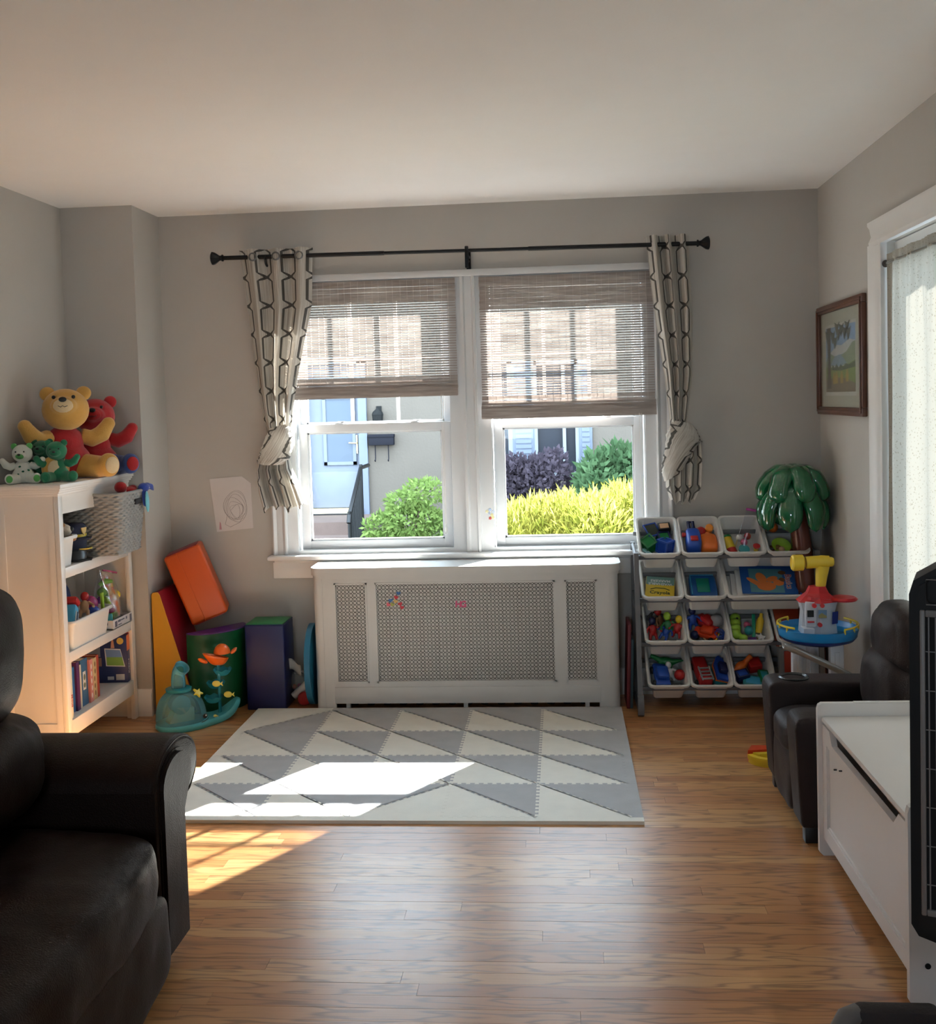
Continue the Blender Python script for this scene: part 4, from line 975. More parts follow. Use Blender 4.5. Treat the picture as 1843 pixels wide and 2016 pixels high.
t = thing('board_game', 'navy board game box with a red stripe standing at the rack end', 'box', (3.06, -.22, 0)); ob('box_lid', M().box(-.07, .07, -.03, .03, 0, .30, .003), col('game_navy', (.015, .02, .12), .5), t); ob('box_print', M().box(-.06, -.01, -.032, -.028, .14, .27, .001), col('game_red', (.5, .05, .02), .5), t)
# ------------------------------------------------------------------ inflatable palm tree
ip = thing('inflatable_palm', 'shiny green inflatable palm tree standing in the right corner', 'inflatable toy', (3.055, -.215, 0))
vin_g = mat('vinyl_green', (.006, .12, .042), .08, coat=.9); vin_b = mat('vinyl_brown', (.11, .028, .016), .25, coat=.3)
m = M(); m.tube([(.10, 0, 0), (.09, 0, .25), (.07, 0, .5), (.04, 0, .75), (.02, 0, .95), (.01, 0, 1.10)], [.062, .060, .054, .048, .04, .03], 16); ob('trunk', m, vin_b, ip, 60)
m = M(); m.tube([(.034, -.060, .02), (.024, -.055, .4), (.002, -.046, .75)], .004); ob('trunk_seam', m, vin_b, ip)
def frond(az, path, wd, th_):
    """one puffed lobe: a sausage that arches out and down, round at its tip"""
    m = M()
    def fn(u, v):
        a = 2*PI*u; k = v*(len(path)-1); i = min(int(k), len(path)-2); f_ = k-i
        r_, z_ = path[i][0]*(1-f_)+path[i+1][0]*f_, path[i][1]*(1-f_)+path[i+1][1]*f_
        dr, dz = path[i+1][0]-path[i][0], path[i+1][1]-path[i][1]; L_ = math.hypot(dr, dz); nr, nz_ = -dz/L_, dr/L_
        e_ = (1-abs(2*max(v, .3)-1)**5)**.5 if v > .3 else .35+.65*(v/.3)
        e_ *= 1+.05*math.sin(v*16+az*3)
        if v > .999: e_ = 0
        w_, h_ = wd*e_, th_*e_
        x, y, z = r_+nr*h_*math.sin(a), w_*math.cos(a), z_+nz_*h_*math.sin(a)
        return (x*math.cos(az)-y*math.sin(az), x*math.sin(az)+y*math.cos(az), z)
    m.grid(fn, 18, 22); return m
for k in range(7): ob('frond', frond(2*PI*k/7-1.35, [(.0, 1.10), (.05, 1.11), (.10, 1.085), (.135, 1.03), (.150, .965)], .052, .034), vin_g, ip, 180)
for k in range(7): ob('frond', frond(2*PI*k/7-.95, [(.0, 1.04), (.05, 1.045), (.10, 1.01), (.135, .93), (.140, .83)], .056, .036), vin_g, ip, 180)
ob('frond_cap', M().ell((0, 0, 1.105), (.06, .06, .035)), vin_g, ip, 180)

# ------------------------------------------------------------------ toy lookout tower
tw = thing('toy_tower', 'toy lookout tower with a yellow periscope behind the small recliner', 'toy tower', (3.035, -.78, 0))
twb, twd, tww, twr, twy = mat('tower_blue', (.015, .24, .58), .3), mat('tower_navy', (.015, .035, .22), .35), mat('tower_white', (.58, .60, .64), .35), mat('tower_red', (.55, .025, .03), .3), mat('tower_yellow', (.76, .55, .04), .35)
twg = mat('ramp_silver', (.30, .30, .29), .3, metal=.5)
for x, y in ((-.09, -.05), (.06, -.06), (-.01, .08)):
    m = M(); m.box(x-.028, x+.028, y-.02, y+.02, 0, .43, .006); m.box(x-.010, x+.010, y-.025, y-.018, .02, .40, .002); ob('column', m, tww, tw)
m = M(); m.lathe([(.15, 0), (.15, .02), (.12, .03), (0, .03)], 28); ob('base', m, tww, tw)
m = M(); m.box(.0, .10, -.10, -.03, .17, .27, .006); m.box(.04, .10, -.13, -.06, .12, .25, .006); ob('lift_house', m, tww, tw)
ob('under_tray', M().lathe([(.10, .425), (.145, .44), (.155, .452), (0, .452)], 32), twd, tw)
m = M(); m.lathe([(.15, .450), (.158, .456), (.160, .470), (.166, .492), (.160, .492), (.152, .472), (.145, .468), (0, .468)], 36); ob('platform', m, twb, tw, 50)
ob('hatch', M().lathe([(.038, .469), (.038, .471), (0, .4705)], 20, c=(-.055, -.085, 0)), twd, tw)
for a0, a1 in ((2.2, 3.9), (5.2, 6.9)):
    m = M(); P = [(.162*math.cos(a0+(a1-a0)*k/14), .162*math.sin(a0+(a1-a0)*k/14), .506) for k in range(15)]; m.tube(P, .0045, 6)
    for k in range(0, 15, 3): m.cyl((P[k][0], P[k][1], .486), P[k], .004)
    ob('railing', m, twy, tw)
m = M(); hexa = lambda k, sx=1: [(sx*k*math.cos(PI/6+PI/3*i), k*.8*math.sin(PI/6+PI/3*i)) for i in range(6)]
V = [(a, b_, .469) for a, b_ in hexa(.084)]+[(a, b_, .56) for a, b_ in hexa(.075)]+[(a, b_, .605) for a, b_ in hexa(.088)]
Fq = [(j*6+i, j*6+(i+1) % 6, (j+1)*6+(i+1) % 6, (j+1)*6+i) for j in range(2) for i in range(6)]+[list(range(6))[::-1], [12+i for i in range(6)]]
m.add(V, Fq); m.box(-.075, -.03, -.085, -.02, .469, .50, .003); m.box(-.06, -.015, -.062, -.02, .50, .605, .004); ob('tower_body', m, tww, tw, 20)
m = M(); V = [(a, b_, .60) for a, b_ in hexa(.094)]+[(a, b_, .635) for a, b_ in hexa(.05)]+[(a, b_, .662) for a, b_ in hexa(.036)]
m.add(V, Fq); ob('roof', m, twr, tw, 20)
ob('roof_wing', M().prism([(-.04, -.05), (-.125, -.06), (-.135, -.04), (-.125, -.02), (-.04, .02)], .600, .612), twr, tw).rotation_euler = (0, .14, 0)
ob('roof_wing', M().lathe([(.0, .606), (.055, .604), (.06, .611), (.052, .618), (0, .622)], 22, c=(.10, -.02, 0)), twr, tw)
m = M(); m.tube([(.014, 0, .655), (.018, 0, .70), (.024, 0, .745)], [.020, .024, .028], 14); m.tube([(.048, 0, .762), (.02, 0, .764), (-.045, 0, .760)], [.026, .026, .026], 16); m.lathe([(0, -.052), (.026, -.052), (.034, -.058), (.034, -.098), (.028, -.104), (.024, -.098), (0, -.092)], 18, 'x', (0, 0, .760)); m.lathe([(.02, .045), (.020, .062), (.016, .068), (0, .068)], 14, 'x', (0, 0, .762))
ob('periscope', m, twy, tw, 40)
sc_ = ob('screen', M().box(-.012, .022, -.0725, -.0705, .54, .574, .001), mat('screen_sky', (.12, .22, .36), .3), tw)
ob('screen_hill', M().prism([(-.011, .541), (.021, .541), (.021, .550), (.010, .556), (.002, .562), (-.011, .553)], -.0732, -.0724, 'y'), mat('screen_hill', (.30, .26, .10), .5), sc_, 0)
for x, z in ((-.028, .592), (.004, .592), (-.006, .512)): ob('button', M().lathe([(.009, -.076), (.009, -.062)], 14, 'y', (x, 0, z)), twr, tw)
ob('slot', M().box(-.055, -.028, -.0705, -.061, .521, .527), twr, tw); ob('side_window', M().box(-.056, -.03, -.0705, -.061, .545, .572), BLK, tw)
ob('side_sticker', M().prism([(.0, .51), (.03, .51), (.034, .56), (.003, .56)], -.001, .001, 'y'), twd, tw).matrix_local = Matrix.Translation((.048, -.050, 0)) @ Euler((0, 0, .55)).to_matrix().to_4x4()
m = M()
def ramp(u, v):
    P = [(-.16, -.09, .425), (-.10, -.12, .405), (0, -.15, .36), (.09, -.17, .315), (.15, -.18, .275)]
    k = u*4; i = min(int(k), 3); f_ = k-i; p = [P[i][j]*(1-f_)+P[i+1][j]*f_ for j in range(3)]; a = PI*(v-.0)
    return (p[0], p[1]-.03*math.cos(a), p[2]-.028*math.sin(a)+.02)
m.grid(ramp, 24, 10); o = ob('ramp', m, twg, tw, 180); sd = o.modifiers.new('thick', 'SOLIDIFY'); sd.thickness = .006

# ------------------------------------------------------------------ small recliner
def leather(name, c, rough=.36):
    t = NT(name); co = t.n('TexCoord').outputs['Object']
    v = t.n('TexVoronoi', Vector=co, Scale=260.0); nz = t.n('TexNoise', Vector=co, Scale=9.0, Detail=4.0)
    t.set(t.b.inputs['Base Color'], t.mix(nz.outputs[0], tuple(x*.75 for x in c)+(1,), tuple(x*1.3 for x in c)+(1,)))
    t.set(t.b.inputs['Roughness'], t.math('ADD', t.math('MULTIPLY', nz.outputs[0], .2), rough-.1))
    h_ = t.math('ADD', t.math('MULTIPLY', v.outputs['Distance'], .25), t.math('MULTIPLY', nz.outputs[0], 1.2))
    t.b.inputs['Specular IOR Level'].default_value = .22; t.b.inputs['Specular Tint'].default_value = (.8, .66, .6, 1)
    t.set(t.b.inputs['Normal'], t.n('Bump', Strength=.35, Distance=.006, Height=h_)); return t.m
lea_k = leather('grey_brown_vinyl', (.026, .020, .020), .50)
kr = thing('kids_recliner', 'small dark brown recliner with a cup holder beside the white toy chest', 'recliner', (2.96, -1.56, 0))
def arm(y0, y1, name='armrest'):
    m = M(); m.prism([(-.225, .055), (-.235, .20), (-.245, .385), (-.235, .412), (-.20, .420), (.20, .415), (.22, .40), (.22, .055)], y0, y1, 'y')
    b = bmesh.new(); me = m.mesh('t', 0); b.from_mesh(me); bmesh.ops.bevel(b, geom=[e for e in b.edges], offset=.016, segments=3, profile=.6, affect='EDGES'); q = M().bm(b)
    return ob(name, q, lea_k, kr, 40)
arm(.155, .30); arm(-.30, -.155)
ob('seat_cushion', M().sbox((.0, 0, .29), (.245, .152, .062), 4.5, 14, .004, 12), lea_k, kr, 180)
ob('footrest', M().sbox((-.205, 0, .155), (.030, .152, .105), 6, 14, .003, 12), lea_k, kr, 180)
ob('seat_base', M().box(-.19, .2, -.16, .16, .06, .25, .01), lea_k, kr)
ob('lower_back', M().sbox((.155, 0, .44), (.085, .165, .13), 3.2, 16, .006, 9, .06), lea_k, kr, 180)
ob('upper_back', M().sbox((.185, 0, .61), (.080, .170, .115), 2.8, 16, .007, 9, .10), lea_k, kr, 180)
m = M(); m.lathe([(.054, .418), (.056, .423), (.050, .427), (.043, .422), (.040, .36), (0, .36)], 26, c=(-.14, .222, 0)); ob('cup_holder', m, mat('black_plastic', (.012, .012, .013), .25), kr)
for x in (-.19, .19):
    for y in (-.26, .26): ob('foot', M().box(x-.022, x+.022, y-.022, y+.022, 0, .06, .004), BLK, kr)

# ------------------------------------------------------------------ white toy chest bench
tc = thing('toy_chest', 'white wooden toy chest bench along the right wall', 'chest', (2.79, -2.36, 0), (0, 0, .012))
chw = mat('chest_white', (.70, .68, .665), .35, bump=.02, var=.02)
for y0, y1 in ((.425, .445), (-.445, -.425)):
    P = [(-.012, .012), (.0, 0), (.05, 0), (.06, .03), (.36, .03), (.37, 0), (.43, 0), (.436, .02), (.436, .49), (-.0, .49), (-.010, .484), (-.014, .47)]
    m = M(); m.prism(P, y0, y1, 'y'); o = ob('side_panel', m, chw, tc)
    s = ob('seat_rail', M().box(.10, .42, y0+.002, y1-.002, .49, .4925, .001), chw, tc)
m = M(); m.box(0, .018, -.425, .425, .06, .105); m.box(0, .018, -.425, -.375, .105, .37); m.box(0, .018, .375, .425, .105, .37)
m.prism([(-.425, .37), (.425, .37), (.425, .425), (.34, .425), (.31, .388), (-.29, .388), (-.33, .425), (-.425, .425)], 0, .018, 'x'); ob('front_frame', m, chw, tc)
ob('front_panel', M().box(.008, .014, -.38, .38, .10, .375), chw, tc)
m = M(); m.box(.003, .012, -.378, .378, .105, .112); m.box(.003, .012, -.378, -.371, .105, .37); m.box(.003, .012, .371, .378, .105, .37); m.box(.003, .012, -.378, .378, .363, .37); ob('panel_bead', m, chw, tc)
ob('lid', M().box(-.003, .42, -.423, .423, .432, .450, .006), chw, tc)
ob('back_panel', M().box(.418, .434, -.425, .425, .02, .51), chw, tc); ob('bottom_board', M().box(.01, .42, -.425, .425, .05, .06), chw, tc)
ob('hinge_strip', M().box(.012, .02, -.38, -.20, .415, .432), mat('raw_wood', (.30, .14, .05), .7), tc)
for y, z in ((.285, .325), (.225, .342)): ob('screw_hole', M().lathe([(.0025, -.001), (.0025, .009)], 10, 'x', (0, y, z)), BLK, tc)
for z in (.10, .33): ob('bolt', M().lathe([(.007, -.002), (.007, .002)], 12, 'y', (.03, -.446, z)), BLK, tc)

# ------------------------------------------------------------------ black tower fan
fn_ = thing('tower_fan', 'black tower fan with a grey grille at the right edge', 'fan', (2.90, -3.07, 0), (0, 0, -.36))
fk = mat('fan_black', (.010, .0095, .009), .5, spec=.25); fg = mat('fan_grey', (.22, .215, .21), .4)
P = [(-.185, .30), (-.170, .275), (-.12, .262), (.12, .262), (.170, .275), (.185, .30), (.185, 1.03), (.176, 1.06), (.12, 1.095), (.05, 1.108), (-.05, 1.108), (-.12, 1.095), (-.176, 1.06), (-.185, 1.03)]
m = M(); m.prism(P, .0, .12, 'y'); ob('fan_body', m, fk, fn_, 25)
Pi = [(a*.93, .685+(b_-.685)*.975) for a, b_ in P]; ob('fan_face', M().prism(Pi, -.010, .002, 'y'), fk, fn_, 25)
m = M()
for q in ((-.163, -.152, .33, 1.0), (.152, .163, .33, 1.0), (-.152, .152, .985, 1.0), (-.152, .152, .33, .345)): m.box(q[0], q[1], -.018, -.009, q[2], q[3], .003)
ob('grille_frame', m, fg, fn_)
ob('grille_shade_plate', M().box(-.152, .152, -.0125, -.0105, .345, .985), mat('fan_shade_black', (.004, .004, .004), .8), fn_, 0)  # flat dark plate painted as the shaded hollow behind the bars
for k in range(22): ob('grille_bar', M().box(-.145+.0138*k-.0014, -.145+.0138*k+.0014, -.017, -.013, .345, .985), fg, fn_, 0)
for k in range(7): ob('grille_crossbar', M().box(-.152, .152, -.0185, -.0168, .40+.085*k, .402+.085*k), fg, fn_, 0)
pn = ob('control_panel', M().sbox((0, -.012, 1.04), (.150, .003, .030), 7, 10), fk, fn_, 60)
m = M(); m.tube([(-.15, -.0155, 1.012), (-.15, -.0155, 1.066), (.15, -.0155, 1.066), (.15, -.0155, 1.012)], .0014, 6, True); ob('panel_outline', m, fg, pn)
for k in range(5): ob('panel_icon', M().box(-.125+.05*k, -.113+.05*k, -.0165, -.0145, 1.028, 1.031), fg, pn, 0)
m = M(); m.cyl((0, .10, .02), (0, .10, .27), .045, n=20); ob('pedestal', m, fk, fn_); ob('fan_base', M().lathe([(.14, 0), (.14, .012), (.10, .025), (0, .03)], 28, c=(0, .1, 0)), fk, fn_)

# ------------------------------------------------------------------ cart handle and floor toy
ch = thing('push_cart', 'dark grey padded push handle poking in at the bottom right edge', 'cart', (2.60, -3.43, .0))
hk = mat('handle_grey', (.13, .125, .12), .5)
m = M(); m.box(-.105, .045, -.022, .022, .312, .352, .012); ob('grip', m, mat('grip_foam', (.025, .02, .02), .8, bump=.2, bscale=200), ch)
m = M(); m.tube([(-.15, -.05, .02), (-.15, -.05, .22), (-.145, -.03, .31), (-.12, -.008, .333), (-.10, 0, .335)], [.02]*5, 10); ob('left_tube', m, hk, ch, 60)
m = M(); m.tube([(.03, 0, .33), (.12, 0, .32), (.17, -.03, .28), (.18, -.05, .2), (.18, -.05, .02)], [.017]*5, 10); ob('right_tube', m, hk, ch, 60)
ob('hood', M().sbox((.19, -.03, .24), (.10, .06, .07), 2.6, 10), mat('cart_hood', (.10, .12, .12), .6), ch, 180)
for x in (-.15, .18): ob('wheel', M().lathe([(.012, -.012), (.05, -.012), (.05, .012), (.012, .012)], 18, 'x', (x, -.05, .05)), BLK, ch)
ft = thing('floor_toy', 'red and yellow plastic toy tray on the floor by the small recliner', 'toy', (2.785, -1.02, 0), (0, 0, .15))
arc = lambda r0, r1, a0, a1, n=12: [(r1*math.cos(a0+(a1-a0)*k/n), r1*math.sin(a0+(a1-a0)*k/n)) for k in range(n+1)]+[(r0*math.cos(a1+(a0-a1)*k/n), r0*math.sin(a1+(a0-a1)*k/n)) for k in range(n+1)]
m = M(); m.prism(arc(.001, .085, PI, 2*PI), .0, .022); m.prism(arc(.066, .090, PI*1.02, PI*1.98), .018, .034); m.prism([(-.07, -.012), (.07, -.012), (.05, -.035), (-.05, -.035)], .02, .042); ob('yellow_half', m, YEL, ft)
m = M(); m.prism(arc(.001, .085, .08, PI-.02), .0, .026); m.prism([(-.085, .004), (.0, .004), (.03, .05), (-.05, .066)], .024, .046); ob('red_half', m, col('tray_red', (.60, .05, .01)), ft)
# ------------------------------------------------------------------ brown leather sofa, left foreground
sf = thing('leather_sofa', 'dark brown leather reclining sofa with rolled arms in the left foreground', 'sofa', (.45, -3.3, 0))
lea = leather('espresso_leather', (.0105, .0052, .0035), .50)
def sofa_arm(yo, sgn):
    P = [(-.165, .05), (-.165, .505)]+[(.165*math.cos(a), .505+.095*math.sin(a)) for a in [PI-PI*1.28*k/18 for k in range(19)]]+[(.045, .42), (.045, .05)]
    P = [(yo+sgn*a, b_) for a, b_ in P]
    me = M().prism(P, -.36, .49, 'x').mesh('t', 0); b = bmesh.new(); b.from_mesh(me)
    bmesh.ops.bevel(b, geom=[e for e in b.edges if abs(e.verts[0].co.x-e.verts[1].co.x) < 1e-4], offset=.018, segments=3, profile=.6, affect='EDGES')
    a_ = ob('armrest', M().bm(b), lea, sf, 50)
    cy_ = sum(p[0] for p in P)/len(P)
    Q = [(yo+sgn*q, z) for q, z in [(-.145, .06), (-.145, .48)]+[(-.03+.115*math.cos(a), .50+.075*math.sin(a)) for a in [PI-PI*1.15*k/14 for k in range(15)]]+[(.022, .40), (.022, .06)]]
    me = M().prism(Q, .488, .503, 'x').mesh('t', 0); b = bmesh.new(); b.from_mesh(me)
    bmesh.ops.bevel(b, geom=[e for e in b.edges if abs(e.verts[0].co.x-e.verts[1].co.x) < 1e-4 and e.verts[0].co.x > .5], offset=.010, segments=2, affect='EDGES')
    ob('arm_panel', M().bm(b), lea, a_, 50)
    ob('piping', M().tube([(.486, cy_+(q-cy_)*.955, .34+(z-.34)*.975) for q, z in P], .0035, 6, True), lea, a_, 180)
sofa_arm(.685, 1); sofa_arm(-.93, -1)
ob('seat_cushion', M().sbox((.20, -.125, .335), (.345, .650, .105), 5.5, 34, .015, 5.5, .03), lea, sf, 180)
ob('footrest', M().sbox((.475, -.125, .155), (.060, .645, .125), 7, 26, .009, 5), lea, sf, 180)
for yc in (.20, -.45):
    ob('lower_back', M().sbox((.015, yc+.05, .595), (.20, .370, .125), 3.4, 24, .016, 6, .06), lea, sf, 180)
    ob('upper_back', M().sbox((-.03, yc+.07, .87), (.205, .37, .205), 3.0, 24, .016, 5, .06), lea, sf, 180)
ob('sofa_base', M().box(-.34, .46, -.78, .53, .03, .25, .02), lea, sf); ob('back_frame', M().box(-.38, -.12, -.78, .53, .1, .95, .05, 4), lea, sf)
for x in (-.3, .42):
    for y in (-.95, .62): ob('foot', M().box(x-.03, x+.03, y-.03, y+.03, 0, .055, .004), BLK, sf)

# ------------------------------------------------------------------ white bookcase
bc = thing('bookcase', 'white wooden bookcase of toys and books against the left wall', 'bookcase', (-.215, -.745, 0))
bw = mat('bookcase_white', (.74, .71, .67), .35, bump=.02, var=.015)
bx0, bx1, by0, by1 = -.135, .140, -.36, .378
for s, (a, b_) in enumerate(((by0, by0+.020), (by1-.020, by1))):
    m = M(); m.box(bx0, bx0+.045, a, b_, 0, 1.14, .002); m.box(bx1-.045, bx1-.0185, a, b_, 0, 1.14); m.box(bx0+.045, bx1-.045, a, b_, .115, .185); m.box(bx0+.045, bx1-.045, a, b_, 1.06, 1.14); m.box(bx0+.045, bx1-.045, a+.006, b_-.006, .185, 1.06)
    ob('side_panel', m, bw, bc)
m = M(); m.box(bx1-.018, bx1+.003, by0, by0+.038, .0, 1.14, .002); m.box(bx1-.018, bx1+.003, by1-.038, by1, .0, 1.14, .002); m.box(bx1-.018, bx1, by0+.038, by1-.038, 1.055, 1.14)
ob('face_frame', m, bw, bc)
ob('top_board', M().box(bx0-.004, bx1+.026, by0-.024, by1+.012, 1.162, 1.180, .003), bw, bc)
m = M()
for i, (e, z0, z1) in enumerate(((.020, 1.152, 1.163), (.014, 1.143, 1.153), (.006, 1.132, 1.144))): m.box(bx0, bx1+e, by0-e, by1+e*.4, z0, z1, .002)
ob('crown_moulding', m, bw, bc)
for z in (.830, .475, .190):
    ob('shelf', M().box(bx0, bx1-.012, by0+.018, by1-.018, z-.018, z), bw, bc)
    h_ = .044 if z > .3 else .068; ob('shelf_front', M().box(bx1-.016, bx1+.001, by0+.036, by1-.036, z-h_, z-.0005, .002), bw, bc)
ob('back_panel', M().box(bx0-.005, bx0+.004, by0+.01, by1-.01, .12, 1.14), bw, bc)

# ---- plush toys on top (plain generic bears)
def teddy(loc, rz, s, label, fur, muz, pad, torso=None, tilt=0, ears=None, legs=None, nose=None, cat='teddy bear', nm='teddy_bear'):
    t = thing(nm, label, cat, mw=Matrix.Translation(loc) @ Euler((0, 0, rz)).to_matrix().to_4x4() @ Matrix.Scale(s, 4))
    def E_(mm, c, r_, rot=(0, 0, 0)): mm.ell(c, r_, rot, 20); return mm
    m = M(); E_(m, (0, .005, .085), (.115, .085, .083)); E_(m, (0, .01, .17), (.088, .068, .075))
    soft(ob('body', m, torso or fur, t, 180), .007, 5)
    for a in (-1, 1):
        m = M(); m.tube([(a*.07, .0, .195), (a*.12, -.01, .178), (a*.165, -.025, .20), (a*.195, -.03, .245)], [.036, .040, .040, .030], 14); E_(m, (a*.195, -.03, .245), .031)
        soft(ob('arm', m, fur, t, 180), .006, 4)
        m = M(); m.tube([(a*.05, -.02, .06), (a*.10, -.09, .052), (a*.125, -.135, .052)], [.058, .052, .046], 14); E_(m, (a*.13, -.150, .058), (.050, .036, .056))
        soft(ob('leg', m, legs or fur, t, 180), .006, 4)
        ob('foot_pad', E_(M(), (a*.132, -.180, .058), (.033, .010, .038)), pad, t, 180)
    hd = bpy.data.objects.new('head', E_(E_(M(), (0, 0, .0), (.104, .090, .096)), (0, -.075, -.010), (.058, .042, .042)).mesh('head', 180)); C.objects.link(hd); hd.parent = t; hd.data.materials.append(fur)
    hd.location = (0, -.015, .315); hd.rotation_euler = (tilt, 0, -rz*.6); soft(hd, .006, 5)
    ob('muzzle', E_(M(), (0, -.088, -.014), (.047, .034, .034)), muz, hd, 180); ob('nose', E_(M(), (0, -.122, .004), (.017, .010, .012)), nose or BLK, hd, 180)
    for a in (-1, 1):
        ob('eye', E_(M(), (a*.042, -.083, .030), .0085), BLK, hd, 180); ob('ear', E_(M(), (a*.078, .0, .078), (.034, .018, .034)), ears or fur, hd, 180)
    m = M(); m.tube([(-.02, -.116, -.024), (-.008, -.122, -.032), (0, -.123, -.026), (.008, -.122, -.032), (.02, -.116, -.024)], .0016, 5); ob('mouth', m, BLK, hd, 180)
    return t
def fur(name, c): return mat(name, c, .9, bump=.35, bscale=240, sheen=.3, var=.10, vscale=30)
honey, cream_f, redf, bluef = fur('honey_plush', (.62, .34, .075)), fur('cream_plush', (.70, .55, .33)), fur('red_plush', (.40, .008, .012)), fur('blue_plush', (.04, .09, .30))
dkgreen, midgreen, whitef, brownf, palegreen = fur('pine_plush', (.012, .12, .055)), fur('green_plush', (.015, .19, .085)), fur('white_plush', (.68, .70, .62)), fur('brown_plush', (.34, .16, .055)), fur('leaf_plush', (.10, .40, .10))
TZ = 1.180
teddy((-.200, -.735, TZ), .85, .97, 'large honey teddy bear in a red jumper on top of the bookcase', honey, cream_f, cream_f, redf, -.35)
teddy((-.165, -.505, TZ), .75, .86, 'red plush bear with blue legs behind the large honey bear', redf, redf, redf, redf, -.25, legs=bluef)
wb = teddy((-.275, -.985, TZ), .45, .40, 'small white bear with green leaf print and paws on the bookcase', whitef, palegreen, palegreen, None, .1, ears=palegreen)
for a, z in ((-.05, .10), (.04, .06), (.0, .13), (.055, .14), (-.03, .18), (.06, .09), (-.07, .05)): ob('leaf_spot', M().ell((a, -.088+abs(a)*.35+max(0, z-.12)*.35, z), (.014, .006, .010), (0, a*9, 0), 10), dkgreen, wb, 180)
teddy((-.155, -.925, TZ), .55, .42, 'small green bear, front one of two green bears on the bookcase', midgreen, midgreen, midgreen, None, .1)
teddy((-.235, -.885, TZ), .2, .43, 'small darker green bear sitting behind the front green bear', dkgreen, dkgreen, dkgreen, None, -.1)
m = M()

# ---- top shelf: basket, bin, caps
bk = thing('wicker_basket', 'grey woven basket sticking out of the top shelf of the bookcase', 'basket', (-.115, -.590, .831))
wick = mat('grey_wicker', (.27, .265, .255), .7, var=.15, vscale=60)
HB, n, k = .275, 112, 100
def bfn(u, v):
    # rounded rectangle ring, tapered; strands weave over and under the stakes
    per = u*4; sd_ = int(per) % 4; f_ = per-int(per)
    hx, hy = .135+.03*v, .140+.030*v; r_ = .03
    ang = 2*PI*u+PI/4; c_, s_ = math.cos(ang), math.sin(ang); q = max(abs(c_)/hx, abs(s_)/hy); e_ = (abs(c_/hx)**6+abs(s_/hy)**6)**(1/6)
    x, y = c_/e_, s_/e_
    row = int(v*25); off = .0035*math.sin(2*PI*u*28+PI*(row % 2))*abs(math.sin(PI*v*25))**.5+.0016*abs(math.sin(PI*v*25))
    L_ = math.hypot(x, y); dip = -.018*max(0, 1-((u*4 % 1)-.5)**2*18)*max(0, v-.9)*10*0
    return (x*(1+off/L_), y*(1+off/L_), HB*v)
m = M(); m.grid(bfn, 224, 125); o = ob('basket_weave', m, wick, bk, 180)
m = M(); m.box(-.13, .13, -.135, .135, .0, .008, .003); ob('basket_floor', m, wick, bk)
m = M(); P = []
for i in range(48):
    ang = 2*PI*i/48; c_, s_ = math.cos(ang), math.sin(ang); e_ = (abs(c_/.165)**6+abs(s_/.170)**6)**(1/6); P.append((c_/e_, s_/e_, HB))
m.tube(P, .007, 8, True); ob('basket_rim', m, wick, bk, 180)
ob('hole_shade_block', M().box(.160, .169, -.01, .065, .215, .240, .004), mat('hole_shade_black', (.01, .01, .015), .8), bk)  # black block stands for the shaded hand hole; the weave is uncut
def at_basket(x, y, z): return (-.115+x, -.590+y, .831+z)
single('plush_ball', M().ell((0, 0, 0), (.028, .028, .026), seg=20), redf, 'round red plush ball on top of the basket', 'plush toy', loc=at_basket(.10, -.01, .295), smooth=180)
t = thing('plush_toy', 'dark red plush flap beside the round red ball in the basket', 'plush toy', at_basket(.10, .075, .262)); soft(ob('plush_body', M().ell((0, 0, .01), (.04, .05, .02)).ell((.01, .03, .02), (.02, .02, .016)), redf, t, 180), .004, 3); ob('plush_tag', M().box(-.01, .01, -.05, -.045, 0, .02), WHT, t)
t = thing('plush_toy', 'navy plush filling the wicker basket', 'plush toy', at_basket(-.02, .0, .20)); soft(ob('plush_body', M().ell((0, 0, 0), (.10, .11, .06)).ell((.03, -.06, .03), (.06, .05, .04)), fur('navy_plush', (.012, .014, .03)), t, 180), .006, 4); ob('plush_patch', M().ell((.05, -.07, .065), (.02, .015, .006)), TEAL, t, 180)
t = thing('plush_bird', 'blue plush bird with a pale blue wing hanging over the basket rim', 'plush toy', at_basket(.172, .095, .20)); m = M()
m.ell((-.005, .0, .085), (.026, .032, .022)); m.tube([(.0, .02, .09), (.01, .05, .085), (.012, .075, .066)], [.018, .014, .004], 10); m.ell((.0, -.005, .04), (.012, .022, .045)); soft(ob('bird_body', m, fur('bird_blue', (.012, .05, .32)), t, 180), .004, 3)
ob('wing', M().ell((.014, -.012, .02), (.006, .021, .050), (.1, 0, 0)), fur('bird_wing', (.14, .50, .62)), t, 180); ob('eye', M().ell((.018, .006, .083), .0035), WHT, t)
bn = bin_mesh(.13, .22, .125, .018).mesh('storage_bin', 40); bn.materials.append(binm)
def bkbin(name, me, loc, label):
    o = bpy.data.objects.new(name, me); C.objects.link(o); o.matrix_world = Matrix.Translation(loc) @ Euler((0, 0, PI/2)).to_matrix().to_4x4(); return tag(o, label, 'bin', 'white bins on the bookcase')
bkbin('storage_bin', bn, (-.075, -1.005, .956), 'white bin with a spotted plush dog on the top shelf of the bookcase')
t = thing('plush_dog', 'tan and white plush dog in the white bin on the top shelf', 'plush toy', (-.16, -.985, .90)); m = M()
m.ell((0, 0, .09), (.05, .045, .05)); m.ell((.04, .02, .075), (.035, .03, .028)); m.ell((-.01, .0, .02), (.055, .05, .05)); soft(ob('dog_body', m, fur('dog_white', (.62, .55, .46)), t, 180), .005, 4)
for (x, y, z, r_) in ((.01, -.03, .12, .022), (-.01, .03, .12, .024), (.045, -.002, .10, .012), (.03, .045, .09, .012)): ob('dog_spot', M().ell((x, y, z), (r_, r_, r_*.9)), brownf, t, 180)
